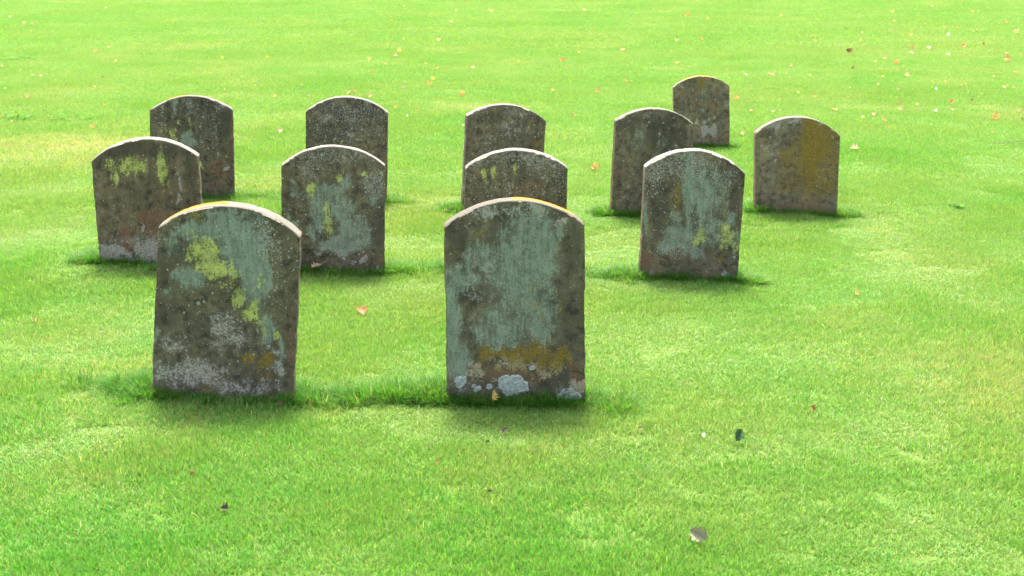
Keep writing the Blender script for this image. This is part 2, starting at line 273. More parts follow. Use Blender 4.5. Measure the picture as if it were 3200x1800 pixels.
(8.58,30.28,0.095,'p',"leftmost of the pale tan leaves high up in the far right scatter"),
(7.99,26.83,0.076,'p',"pale tan leaf, second from left, high up in the far right scatter"),
(7.27,24.16,0.112,'p',"pale tan leaf, third from left, high up in the far right scatter"),
(8.22,24.12,0.094,'p',"pale tan leaf, fourth from left, high up in the far right scatter"),
(10.40,30.07,0.063,'p',"pale tan leaf, fifth from left, high up in the far right scatter"),
(11.16,29.54,0.121,'p',"rightmost of the pale tan leaves high up in the far right scatter"),
(8.63,28.90,0.091,'y',"leftmost of the yellowish leaves high up in the far right scatter"),
(10.62,30.47,0.082,'y',"rightmost of the yellowish leaves high up in the far right scatter"),
(7.91,25.22,0.079,'w',"leftmost of the whitish leaves high up in the far right scatter"),
(7.80,23.76,0.075,'w',"whitish leaf, second from left, high up in the far right scatter"),
(9.45,28.88,0.082,'w',"rightmost of the whitish leaves high up in the far right scatter"),
(7.75,29.53,0.070,'p',"only pale tan fallen leaf high up behind the ochre-streaked headstone"),
(7.07,27.01,0.050,'y',"only yellowish fallen leaf high up behind the ochre-streaked headstone"),
(7.68,25.52,0.105,'r',"leftmost of the red-brown leaves high up in the far right scatter"),
(8.72,25.68,0.173,'r',"rightmost of the red-brown leaves high up in the far right scatter"),
(9.24,26.08,0.078,'b',"only dark brown fallen leaf high up in the far right scatter"),
(5.13,18.50,0.059,'p',"leftmost of the pale tan leaves midway in the far right scatter"),
(6.48,23.04,0.095,'p',"pale tan leaf, second from left, midway in the far right scatter"),
(5.92,19.79,0.092,'p',"pale tan leaf, third from left, midway in the far right scatter"),
(6.26,18.39,0.039,'p',"pale tan leaf, fourth from left, midway in the far right scatter"),
(7.16,19.65,0.066,'p',"pale tan leaf, fifth from left, midway in the far right scatter"),
(6.78,18.19,0.071,'p',"rightmost of the pale tan leaves midway in the far right scatter"),
(5.49,19.05,0.040,'o',"leftmost of the orange leaves midway in the far right scatter"),
(6.36,21.96,0.112,'o',"orange leaf, second from left, midway in the far right scatter"),
(6.01,18.87,0.054,'o',"orange leaf, third from left, midway in the far right scatter"),
(6.19,18.86,0.045,'o',"orange leaf, fourth from left, midway in the far right scatter"),
(6.37,18.55,0.053,'o',"orange leaf, fifth from left, midway in the far right scatter"),
(8.31,22.28,0.117,'o',"orange leaf, sixth from left, midway in the far right scatter"),
(6.89,18.13,0.066,'o',"orange leaf, seventh from left, midway in the far right scatter"),
(7.79,20.49,0.080,'o',"rightmost of the orange leaves midway in the far right scatter"),
(6.13,22.38,0.070,'y',"leftmost of the yellowish leaves midway in the far right scatter"),
(5.49,19.59,0.056,'y',"rightmost of the yellowish leaves midway in the far right scatter"),
(5.44,21.15,0.071,'b',"only dark brown fallen leaf midway behind the ochre-streaked headstone"),
(3.93,20.15,0.053,'p',"leftmost of the pale tan leaves midway behind the ochre-streaked headstone"),
(3.95,19.99,0.083,'p',"pale tan leaf, second from left, midway behind the ochre-streaked headstone"),
(4.55,21.59,0.058,'p',"pale tan leaf, third from left, midway behind the ochre-streaked headstone"),
(4.49,19.94,0.067,'p',"pale tan leaf, fourth from left, midway behind the ochre-streaked headstone"),
(4.66,18.20,0.038,'p',"rightmost of the pale tan leaves midway behind the ochre-streaked headstone"),
(8.52,22.82,0.145,'r',"only red-brown fallen leaf midway in the far right scatter"),
(4.19,20.27,0.043,'y',"only yellowish fallen leaf midway behind the ochre-streaked headstone"),
(5.09,15.78,0.048,'w',"leftmost of the whitish leaves low down in the far right scatter"),
(5.76,17.92,0.051,'w',"rightmost of the whitish leaves low down in the far right scatter"),
(5.24,17.91,0.057,'p',"leftmost of the pale tan leaves low down in the far right scatter"),
(4.71,15.95,0.070,'p',"pale tan leaf, second from left, low down in the far right scatter"),
(5.06,16.42,0.050,'p',"pale tan leaf, third from left, low down in the far right scatter"),
(5.34,15.93,0.060,'p',"pale tan leaf, fourth from left, low down in the far right scatter"),
(6.07,15.75,0.057,'p',"rightmost of the pale tan leaves low down in the far right scatter"),
(3.12,15.73,0.054,'p',"leftmost of the pale tan leaves low down behind the ochre-streaked headstone"),
(3.83,17.64,0.053,'p',"pale tan leaf, second from left, low down behind the ochre-streaked headstone"),
(4.05,15.14,0.052,'p',"pale tan leaf, third from left, low down behind the ochre-streaked headstone"),
(4.25,15.45,0.064,'p',"rightmost of the pale tan leaves low down behind the ochre-streaked headstone"),
(4.99,17.11,0.039,'y',"leftmost of the yellowish leaves low down in the far right scatter"),
(5.79,16.04,0.027,'y',"rightmost of the yellowish leaves low down in the far right scatter"),
(4.88,16.56,0.069,'r',"leftmost of the red-brown leaves low down in the far right scatter"),
(5.55,16.62,0.111,'r',"red-brown leaf, second from left, low down in the far right scatter"),
(5.65,15.32,0.104,'r',"rightmost of the red-brown leaves low down in the far right scatter"),
(5.86,16.78,0.051,'b',"leftmost of the dark brown leaves low down in the far right scatter"),
(5.82,14.96,0.057,'b',"rightmost of the dark brown leaves low down in the far right scatter"),
(4.24,14.94,0.079,'o',"leftmost of the orange leaves low down in the far right scatter"),
(4.12,14.31,0.033,'o',"orange leaf, second from left, low down in the far right scatter"),
(5.12,13.91,0.037,'o',"orange leaf, third from left, low down in the far right scatter"),
(5.54,15.06,0.091,'o',"orange leaf, fourth from left, low down in the far right scatter"),
(5.83,15.87,0.048,'o',"rightmost of the orange leaves low down in the far right scatter"),
(3.34,12.70,0.093,'p',"curled pinkish tan leaf on the lawn beside the ochre-streaked headstone"),
(0.74,11.60,0.075,'o',"orange fallen leaf on the grass between the dark plain headstones of the back row"),
(-0.83,6.99,0.059,'r',"bright red-orange crumpled leaf on the grass between the two front headstones"),
(-2.56,6.77,0.030,'b',"small dark brown leaf on the grass near the photo's left edge"),
(-1.20,7.84,0.083,'p',"curled tan leaf at the broken foot of the teal and lime headstone"),
(-0.09,5.61,0.072,'y',"bright yellow leaf propped against the foot of the big teal front headstone"),
(2.02,7.42,0.040,'o',"small orange leaf alone on the open lawn right of the leaning teal headstone"),
(-1.22,4.66,0.021,'b',"tiny rust brown leaf in the grass below the lime-patched front headstone"),
(-0.08,4.48,0.022,'d',"small blackish leaf on the foreground grass below the big teal headstone"),
(-0.61,4.97,0.016,'b',"tiny brown leaf standing in the grass below the gap between front headstones"),
(-0.03,5.12,0.036,'d',"dark crumpled leaf in the grass just below the big teal front headstone"),
(-0.10,4.99,0.021,'d',"tiny dark leaf scrap below the big teal front headstone"),
(-1.03,4.34,0.029,'d',"dark brown leaf flat in the foreground grass at lower left"),
(1.31,5.38,0.026,'b',"small dark brown leaf on the open lawn at lower right"),
(0.79,5.07,0.023,'w',"small white scrap of leaf beside the dark green leaf on the lawn"),
(0.92,5.01,0.055,'h',"dark green pointed leaf standing in the foreground grass"),
(0.63,4.16,0.069,'H',"large grey-brown spiny holly leaf tilted on the near grass, nearest leaf of all"),
(0.54,5.16,0.027,'d',"small blackish leaf on the grass right of the big teal front headstone"),
(-1.03,5.53,0.025,'b',"small brown leaf under the right foot of the lime-patched front headstone"),
(-0.90,5.54,0.032,'o',"small orange leaf at the edge of the long grass between front headstones"),
(-0.29,4.78,0.019,'b',"small tan brown leaf alone on the foreground lawn near the middle"),
]

# ------------------------------------------------------------------ helpers
def tag(o, label=None, cat=None, group=None, kind=None):
    if label: o['label'] = label
    if cat: o['category'] = cat
    if group: o['group'] = group
    if kind: o['kind'] = kind
    return o

def link(o, parent=None):
    COL.objects.link(o)
    if parent is not None: o.parent = parent
    return o

def mesh_np(name, verts, faces_flat, loop_tot, attrs=None, smooth=True):
    """verts n x 3, faces as a flat index list with a list of corner counts"""
    me = bpy.data.meshes.new(name)
    v = np.asarray(verts, np.float32); f = np.asarray(faces_flat, np.int32); lt = np.asarray(loop_tot, np.int32)
    me.vertices.add(len(v)); me.vertices.foreach_set('co', v.ravel())
    me.loops.add(len(f)); me.loops.foreach_set('vertex_index', f)
    me.polygons.add(len(lt))
    ls = np.zeros(len(lt), np.int32); ls[1:] = np.cumsum(lt)[:-1]
    me.polygons.foreach_set('loop_start', ls); me.polygons.foreach_set('loop_total', lt)
    if smooth: me.polygons.foreach_set('use_smooth', np.ones(len(lt), bool))
    for k, a in (attrs or {}).items():
        at = me.attributes.new(k, 'FLOAT', 'POINT'); at.data.foreach_set('value', np.asarray(a, np.float32))
    me.update(calc_edges=True); me.validate()
    return me

def _hash(ix, iy, seed):
    n = (ix.astype(np.int64) * 374761393 + iy.astype(np.int64) * 668265263 + seed * 1442695041) & 0xffffffff
    n = ((n ^ (n >> 13)) * 1274126177) & 0xffffffff
    n = n ^ (n >> 16)
    return (n & 0xffff) / 65535.0

def vnoise(x, y, seed=0):
    x = np.asarray(x, float); y = np.asarray(y, float)
    ix = np.floor(x); iy = np.floor(y); fx = x - ix; fy = y - iy
    fx = fx * fx * (3 - 2 * fx); fy = fy * fy * (3 - 2 * fy)
    a = _hash(ix, iy, seed); b = _hash(ix + 1, iy, seed); c = _hash(ix, iy + 1, seed); d = _hash(ix + 1, iy + 1, seed)
    return (a * (1 - fx) + b * fx) * (1 - fy) + (c * (1 - fx) + d * fx) * fy

def fbm(x, y, seed=0, octv=4):
    s = 0; a = .5; t = 0
    for i in range(octv):
        s = s + a * vnoise(x * 2 ** i, y * 2 ** i, seed + i * 17); t += a; a *= .55
    return s / t

class NT:
    """small node-tree builder"""
    def __init__(self, name):
        self.m = bpy.data.materials.new(name); self.m.use_nodes = True
        self.t = self.m.node_tree; self.t.nodes.clear()
    def n(self, typ, **kw):
        nd = self.t.nodes.new(typ)
        for k, v in kw.items(): setattr(nd, k, v)
        return nd
    def l(self, a, b): self.t.links.new(a, b)
    def put(self, sock, v):
        if hasattr(v, 'is_linked') or hasattr(v, 'links'): self.l(v, sock)
        else: sock.default_value = v
    def attr(self, name, kind='GEOMETRY'):
        return self.n('ShaderNodeAttribute', attribute_name=name, attribute_type=kind).outputs['Fac']
    def math(self, op, a, b=None, c=None, clamp=False):
        nd = self.n('ShaderNodeMath', operation=op, use_clamp=clamp)
        self.put(nd.inputs[0], a)
        if b is not None: self.put(nd.inputs[1], b)
        if c is not None: self.put(nd.inputs[2], c)
        return nd.outputs[0]
    def noise(self, vec, scale, detail=4, rough=.6, dist=0):
        nd = self.n('ShaderNodeTexNoise'); self.put(nd.inputs['Vector'], vec)
        nd.inputs['Scale'].default_value = scale; nd.inputs['Detail'].default_value = detail
        nd.inputs['Roughness'].default_value = rough; nd.inputs['Distortion'].default_value = dist
        return nd.outputs['Fac']
    def ramp(self, v, lo, hi, a=0., b=1., smooth=True):
        nd = self.n('ShaderNodeMapRange', interpolation_type='SMOOTHSTEP' if smooth else 'LINEAR')
        self.put(nd.inputs[0], v); self.put(nd.inputs[1], lo); self.put(nd.inputs[2], hi)
        nd.inputs[3].default_value = a; nd.inputs[4].default_value = b
        return nd.outputs[0]
    def mix(self, fac, a, b, mode='MIX'):
        nd = self.n('ShaderNodeMix', data_type='RGBA', blend_type=mode)
        self.put(nd.inputs[0], fac); self.put(nd.inputs[6], a if not isinstance(a, tuple) else (*a, 1)); self.put(nd.inputs[7], b if not isinstance(b, tuple) else (*b, 1))
        return nd.outputs[2]
    def mapv(self, vec, scale=(1, 1, 1), loc=(0, 0, 0)):
        nd = self.n('ShaderNodeMapping'); self.put(nd.inputs[0], vec)
        nd.inputs['Scale'].default_value = scale; nd.inputs['Location'].default_value = loc
        return nd.outputs[0]

# ------------------------------------------------------------------ terrain
ROLL = [(random.uniform(.25, 1.4), random.uniform(0, 6.28), random.uniform(-.35, .35), random.uniform(.002, .006)) for _ in range(9)]
def swell(x, y):
    z = 0
    for k, p, q, a in ROLL: z = z + a * np.sin(k * y + q * x * k * 2 + p)
    return z + .02 * (fbm(x * .8 + 40, y * .8 + 9, 5, 3) - .5)
_pts, _tz = [], []
for k, (x, y, yaw, bl, br, sl, sr, ap) in STONES.items():
    for p in (bl, br):
        _pts.append((x + p[0] * math.cos(R(yaw)), y + p[0] * math.sin(R(yaw)))); _tz.append(p[1])
_pts = np.array(_pts); _sg = .33
_tz = np.array(_tz) - swell(_pts[:, 0], _pts[:, 1])
_d2 = ((_pts[:, None] - _pts[None]) ** 2).sum(-1)
_w = np.linalg.solve(np.exp(-_d2 / (2 * _sg * _sg)), _tz)
def ground_z(x, y):
    x = np.asarray(x, float); y = np.asarray(y, float)
    z = swell(x, y)
    for (px, py), w in zip(_pts, _w): z = z + w * np.exp(-((x - px) ** 2 + (y - py) ** 2) / (2 * _sg * _sg))
    return z

def axis(fine_a, fine_b, step, far_a, far_b, g=1.18):
    c = list(np.arange(fine_a, fine_b + 1e-6, step)); s = step
    while c[-1] < far_b: s *= g; c.append(c[-1] + s)
    s = step
    while c[0] > far_a: s *= g; c.insert(0, c[0] - s)
    return np.array(c)
gx = axis(-5.5, 5.5, .08, -260, 260); gy = axis(2.5, 14, .08, -60, 320, 1.12)
X, Y = np.meshgrid(gx, gy); Z = ground_z(X, Y)
nx, ny = len(gx), len(gy)
i = (np.arange(ny - 1)[:, None] * nx + np.arange(nx - 1)[None]).ravel()
gm = mesh_np('ground', np.stack([X.ravel(), Y.ravel(), Z.ravel()], 1), np.stack([i, i + 1, i + nx + 1, i + nx], 1).ravel(), np.full(len(i), 4))
ground = tag(link(bpy.data.objects.new('ground', gm)), kind='structure')

b = NT('lawn_soil'); pos = b.n('ShaderNodeNewGeometry').outputs['Position']
c = b.mix(b.ramp(b.noise(pos, 1.1, 3), .35, .65), (.045, .11, .016), (.07, .125, .02))
c = b.mix(b.ramp(b.noise(pos, 60, 4, .7), .35, .7), c, (.10, .12, .035))
pb = b.n('ShaderNodeBsdfPrincipled'); b.l(c, pb.inputs['Base Color']); pb.inputs['Roughness'].default_value = .95; pb.inputs['Specular IOR Level'].default_value = .1
b.l(pb.outputs[0], b.n('ShaderNodeOutputMaterial').inputs[0])
gm.materials.append(b.m)

# ------------------------------------------------------------------ stone material
def stone_material():
    b = NT('weathered_sandstone')
    tc = b.n('ShaderNodeTexCoord').outputs['Object']
    rnd = b.n('ShaderNodeObjectInfo').outputs['Random']
    off = b.n('ShaderNodeCombineXYZ'); b.l(b.math('MULTIPLY', rnd, 37.), off.inputs[0]); b.l(b.math('MULTIPLY', rnd, 91.), off.inputs[1]); b.l(b.math('MULTIPLY', rnd, 53.), off.inputs[2])
    va = b.n('ShaderNodeVectorMath', operation='ADD'); b.l(tc, va.inputs[0]); b.l(off.outputs[0], va.inputs[1]); P = va.outputs[0]
    n_big = b.noise(P, 5, 5, .6); n_mid = b.noise(P, 22, 7, .68); n_fin = b.noise(P, 95, 6, .75); n_grit = b.noise(P, 330, 3, .8)
    strk = b.noise(b.mapv(P, (34, 34, 4.5)), 1, 6, .7)
    strk2 = b.noise(b.mapv(P, (75, 75, 9)), 1, 5, .75)
    def mixn(*ws):
        out = None
        for w, s in ws:
            t = b.math('MULTIPLY', s, w); out = t if out is None else b.math('ADD', out, t)
        return out
    n_blot = mixn((.5, n_mid), (.5, n_fin))
    n_drip = mixn((.3, n_mid), (.35, n_fin), (.35, strk2))
    # sandstone body
    c = b.mix(b.attr('tone'), (.140, .122, .066), (.188, .130, .066))
    c = b.mix(b.ramp(n_big, .32, .68), b.mix(.68, c, (.050, .042, .028)), c)
    c = b.mix(b.math('MULTIPLY', b.ramp(strk, .42, .72), .55), c, (.066, .056, .034))
    c = b.mix(b.math('MULTIPLY', b.ramp(n_fin, .45, .75), .5), c, (.205, .168, .105))
    c = b.mix(b.math('MULTIPLY', b.ramp(n_mid, .53, .66), .55), c, b.mix(1., c, (1.75, 1.7, 1.6), 'MULTIPLY'))
    c = b.mix(b.math('MULTIPLY', b.ramp(n_mid, .50, .38), .75), c, b.mix(1., c, (.40, .38, .36), 'MULTIPLY'))
    c = b.mix(b.math('MULTIPLY', b.ramp(n_grit, .55, .75), .5), c, (.04, .034, .022))
    lf = b.n('ShaderNodeCombineColor'); la = b.attr('lift'); [b.l(la, lf.inputs[q_]) for q_ in range(3)]
    c = b.mix(1., c, lf.outputs[0], 'MULTIPLY')
    def wash(c, name, col, k):
        return b.mix(b.math('MULTIPLY', b.ramp(b.math('ADD', b.attr(name), b.math('MULTIPLY', b.math('SUBTRACT', n_big, .5), .5)), .05, .95), k), c, col)
    c = wash(c, 'teal', (.165, .178, .118), .62); c = wash(c, 'pale', (.19, .165, .132), .5); c = wash(c, 'ochre', (.15, .105, .03), .5); c = wash(c, 'lime', (.17, .17, .06), .4)
    def layer(c, name, colA, colB, noise, amp=3., lo=.30, hi=.72, op=1., cn=None, gate=.14):
        m = b.attr(name)
        v = b.math('ADD', m, b.math('MULTIPLY', b.math('SUBTRACT', noise, .5), amp))
        f = b.math('MULTIPLY', b.ramp(v, lo, hi), b.ramp(m, .02, gate))
        f = b.math('MULTIPLY', f, op)
        f = b.math('MULTIPLY', f, b.ramp(n_big, .25, .6, .72, 1.))
        col = b.mix(b.ramp(cn or n_fin, .38, .62), colA, colB)
        return b.mix(f, c, col), f
    c, _ = layer(c, 'dark', (.036, .031, .021), (.060, .050, .034), n_drip, 2.6, .2, .95, .8, gate=.6)
    c, _ = layer(c, 'rust', (.14, .066, .034), (.22, .115, .062), n_blot, 2.4, .2, .95, .85, gate=.6)
    c, _ = layer(c, 'buff', (.26, .20, .11), (.38, .31, .19), n_blot, 4.2, .40, .72)
    c, _ = layer(c, 'ochre', (.15, .095, .012), (.27, .165, .018), n_blot, 5.0, .30, .90, .85, gate=.5)
    c, _ = layer(c, 'pale', (.25, .205, .145), (.42, .365, .275), n_blot, 6.0, .36, .85, .88, gate=.5)
    c, _ = layer(c, 'teal', (.145, .160, .108), (.262, .296, .200), n_drip, 6.5, .30, .85, .86, cn=n_drip, gate=.45)
    c, _ = layer(c, 'lime', (.19, .215, .065), (.50, .49, .115), n_drip, 7.5, .40, .90, .93, gate=.45, cn=n_blot)
    # dark pits that pepper the lichen
    c = b.mix(b.math('MULTIPLY', b.ramp(b.noise(P, 120, 5, .75), .56, .66), .75), c, (.045, .042, .032))
    # round pale lichen spots, three sizes
    sp = b.attr('spots')
    for S, kk, pw, colr in ((38, .42, 2.2, (.28, .27, .21)), (85, .5, 1.6, (.33, .31, .24)), (190, .55, 1.4, (.36, .33, .25))):
        vo = b.n('ShaderNodeTexVoronoi'); b.l(b.mapv(P, (1, .4, 1)), vo.inputs['Vector']); vo.inputs['Scale'].default_value = S
        sx = b.n('ShaderNodeSeparateColor'); b.l(vo.outputs['Color'], sx.inputs[0])
        r = b.math('MULTIPLY', b.math('POWER', sx.outputs[0], pw), kk)
        gate = b.math('LESS_THAN', sx.outputs[1], b.math('MULTIPLY', sp, .85))
        v = b.math('SUBTRACT', b.math('ADD', r, b.math('MULTIPLY', b.math('SUBTRACT', n_fin, .5), .25)), vo.outputs['Distance'])
        f = b.math('MULTIPLY', b.ramp(v, 0., .07), gate)
        c = b.mix(b.math('MULTIPLY', f, .85), c, colr)
    f = b.math('MULTIPLY', b.ramp(b.math('ADD', n_fin, b.math('MULTIPLY', sp, .16)), .62, .74), b.ramp(sp, .1, .6))
    c = b.mix(b.math('MULTIPLY', f, .75), c, (.30, .285, .225))
    # weather-bleached top and its orange lichen
    v = b.math('ADD', b.attr('top'), b.math('MULTIPLY', b.math('SUBTRACT', n_blot, .5), 3.2))
    tcol = b.mix(b.ramp(mixn((.5, n_mid), (.5, n_fin)), .38, .62), (.25, .235, .20), (.10, .092, .070))
    tcol = b.mix(b.attr('bleach'), b.mix(.75, tcol, (.055, .050, .036)), tcol)
    c = b.mix(b.math('MULTIPLY', b.ramp(v, .4, .75), .92), c, tcol)
    v = b.math('ADD', b.attr('orange'), b.math('MULTIPLY', b.math('SUBTRACT', n_blot, .5), 1.3))
    c = b.mix(b.ramp(v, .42, .62), c, b.mix(n_fin, (.30, .092, .006), (.36, .135, .012)))
    p = b.n('ShaderNodeBsdfPrincipled'); b.l(c, p.inputs['Base Color'])
    p.inputs['Roughness'].default_value = .92; p.inputs['Specular IOR Level'].default_value = .18
    h = mixn((.5, n_mid), (.35, n_fin), (.25, n_grit))
    bp = b.n('ShaderNodeBump'); bp.inputs['Strength'].default_value = .55; bp.inputs['Distance'].default_value = .006
    b.l(h, bp.inputs['Height']); b.l(bp.outputs[0], p.inputs['Normal'])
    b.l(p.outputs[0], b.n('ShaderNodeOutputMaterial').inputs[0])
    return b.m
STONE = stone_material()

def arc_z(x, sl, sr, ap):
    """height of the segmental arch through the shoulders and the crown"""
    (x1, z1), (x2, z2), (x3, z3) = sl, ap, sr
    d = 2 * (x1 * (z2 - z3) + x2 * (z3 - z1) + x3 * (z1 - z2))
    cx = ((x1*x1+z1*z1)*(z2-z3) + (x2*x2+z2*z2)*(z3-z1) + (x3*x3+z3*z3)*(z1-z2)) / d
    cz = ((x1*x1+z1*z1)*(x3-x2) + (x2*x2+z2*z2)*(x1-x3) + (x3*x3+z3*z3)*(x2-x1)) / d
    r = math.hypot(x1 - cx, z1 - cz)
    return cz + np.sqrt(np.maximum(r * r - (x - cx) ** 2, 0))

KINDS = ('teal', 'lime', 'ochre', 'rust', 'pale', 'dark', 'spots', 'buff')
def headstone(key, seed):
    x0, y0, yaw, bl, br, sl, sr, ap = STONES[key]; t = THICK[key]
    nu, nv = (130, 170) if key in 'AB' else (96, 124)
    deep = .28
    dl = np.array(sl) - np.array(bl); dr = np.array(sr) - np.array(br)
    BL = np.array(bl) - dl / dl[1] * deep; BR = np.array(br) - dr / dr[1] * deep
    u = np.linspace(0, 1, nu); v = np.linspace(0, 1, nv)
    tx = sl[0] + (sr[0] - sl[0]) * u; tz = arc_z(tx, sl, sr, ap)
    # the worn top line wanders a little and loses small chips
    tz = tz + .004 * (fbm(u * 9 + seed, u * 0 + seed, seed, 3) - .5) - .006 * np.clip(vnoise(u * 26, u * 0 + .5, seed + 3) - .8, 0, 1) * 5 * np.sin(u * math.pi)
    bx = BL[0] + (BR[0] - BL[0]) * u; bz = BL[1] + (BR[1] - BL[1]) * u
    GX = bx[None] + (tx - bx)[None] * v[:, None]; GZ = bz[None] + (tz - bz)[None] * v[:, None]
    # side edges worn: push the outline in by up to a few millimetres
    ew = .0045 * np.clip(fbm(GZ * 14 + seed, GX * 0 + seed * 1.3, seed + 8, 4) - .5, 0, 1) * 3
    GX = GX + ew * (np.exp(-u / .01)[None] - np.exp(-(1 - u) / .01)[None])
    cxm = (sl[0] + sr[0]) / 2; czm = (ap[1] - deep) / 2; hw = (sr[0] - sl[0]) / 2; hh = (ap[1] + deep) / 2
    ids = np.arange(nu * nv).reshape(nv, nu)
    ring = np.concatenate([ids[0, :-1], ids[:-1, -1], ids[-1, ::-1][:-1], ids[::-1, 0][:-1]])
    fx, fz = GX.ravel()[ring], GZ.ravel()[ring]; m = len(ring)
    sarc = np.cumsum(np.r_[0, np.hypot(np.diff(fx), np.diff(fz))])
    bev = .004 + .010 * np.clip(fbm(sarc * 16 + seed, sarc * 0 + 2., seed + 5, 4) - .52, 0, 1) * 2.2
    # front face: relief, flaked areas
    depth = .0030 * (fbm(GX * 7 + seed, GZ * 7, seed, 5) - .5) + .0016 * (fbm(GX * 45, GZ * 45 + seed, seed + 2, 3) - .5)
    for (px, pz, rx, rz, dd) in SPALLS.get(key, []):
        q = np.hypot((GX - px) / rx, (GZ - pz) / rz) + .7 * (fbm(GX * 22 + px * 9, GZ * 22, seed + 31, 4) - .5)
        depth = depth + dd * np.clip((1 - q) / .07, 0, 1)
    inset = np.zeros(nu * nv)
    for bval, idx in zip(bev, ring): inset[idx] = bval
    FX = (GX.ravel() - cxm) * (1 - inset / hw) + cxm; FZ = (GZ.ravel() - czm) * (1 - inset / hh) + czm
    V = [np.stack([FX, depth.ravel(), FZ], 1)]
    F, LT = [], []
    q = np.stack([ids[:-1, :-1], ids[:-1, 1:], ids[1:, 1:], ids[1:, :-1]], -1).reshape(-1, 4); F.append(q.ravel()); LT.append(np.full(len(q), 4))
    # outline normal
    nxr = np.roll(fz, -1) - np.roll(fz, 1); nzr = -(np.roll(fx, -1) - np.roll(fx, 1)); ln = np.hypot(nxr, nzr) + 1e-9; nxr /= ln; nzr /= ln
    rows = [None] + list(np.linspace(0, 1, 9)) + [None]
    base = nu * nv; prev = ring; K = 9
    for j in range(K):
        w = j / (K - 1)
        yy = bev + (t - bev - .005) * w
        lump = .0035 * (fbm(sarc * 20 + 7, yy * 20 + seed, seed + 11, 4) - .5) * (0.25 if j == 0 else 1)
        V.append(np.stack([fx + nxr * lump, yy, fz + nzr * lump], 1))
        cur = base + np.arange(m); base += m
        F.append(np.stack([prev, cur, np.roll(cur, -1), np.roll(prev, -1)], 1).ravel()); LT.append(np.full(m, 4)); prev = cur
    V.append(np.stack([(fx - cxm) * (1 - .006 / hw) + cxm, np.full(m, t), (fz - czm) * (1 - .006 / hh) + czm], 1))
    cur = base + np.arange(m); base += m
    F.append(np.stack([prev, cur, np.roll(cur, -1), np.roll(prev, -1)], 1).ravel()); LT.append(np.full(m, 4))
    F.append(cur[::-1].copy()); LT.append(np.array([m]))
    V = np.concatenate(V)
    # stain masks
    A = {}
    wx = GX + .030 * (fbm(GX * 16, GZ * 9, seed + 51, 5) - .5) * 2
    wz = GZ + .034 * (fbm(GX * 14 + 9, GZ * 10, seed + 61, 4) - .5) * 2 + .05 * (fbm(GX * 48, GZ * 1.5, seed + 71, 3) - .5)
    for kd in KINDS:
        g = np.zeros_like(GX)
        for (px, pz, rx, rz, s) in PATCHES[key].get(kd, []):
            q = np.sqrt(((wx - px) / rx) ** 2 + ((wz - pz) / rz) ** 2)
            if kd == 'lime': q = q * (1 + 1.1 * (fbm(GX * 40 + px * 7, GZ * 22, seed + 81, 4) - .5))
            g = np.maximum(g, s * np.clip((1.5 - q) / .9, 0, 1))
        if kd == 'spots': g = np.maximum(g, .05)
        side = {'spots': .35, 'rust': .35 if key in 'KFIC' else .2, 'ochre': .42 if key in 'KJL' else .1, 'teal': .2}.get(kd, 0.)
        A[kd] = np.concatenate([g.ravel(), np.full(len(V) - nu * nv, side)])
    top = np.zeros(len(V)); org = np.zeros(len(V))
    onarch = (nzr > .35) & (fz > min(sl[1], sr[1]) - .03)
    uu = np.clip((fx - sl[0]) / (sr[0] - sl[0]), 0, 1)
    o = nu * nv
    for j in range(K + 1):
        w = j / (K - 1)
        top[o + j * m: o + (j + 1) * m] = np.where(onarch, 1., .12)
        for (a0, a1, s, w0) in ORANGE.get(key, []):
            e = s * np.clip((uu - a0) / .06, 0, 1) * np.clip((a1 - uu) / .06, 0, 1) * np.clip((w - w0) / .15 + .4, 0, 1)
            org[o + j * m: o + (j + 1) * m] = np.maximum(org[o + j * m: o + (j + 1) * m], np.where(onarch, e, 0))
    top[ring] = np.where(onarch, .75, .0)
    A['top'] = top; A['orange'] = org; A['tone'] = np.full(len(V), TONE[key]); A['lift'] = np.full(len(V), LIFT.get(key, 1.)); A['bleach'] = np.full(len(V), BLEACH[key])
    me = mesh_np('headstone', V, np.concatenate(F), np.concatenate(LT), A)
    me.materials.append(STONE)
    ob = bpy.data.objects.new('headstone', me); ob.location = (x0, y0, 0); ob.rotation_euler = (0, 0, R(yaw))
    link(ob); tag(ob, LABELS[key], 'headstone', 'headstones standing in the churchyard lawn')
    return ob

OBS = {k: headstone(k, 100 + 13 * n) for n, k in enumerate(STONES)}

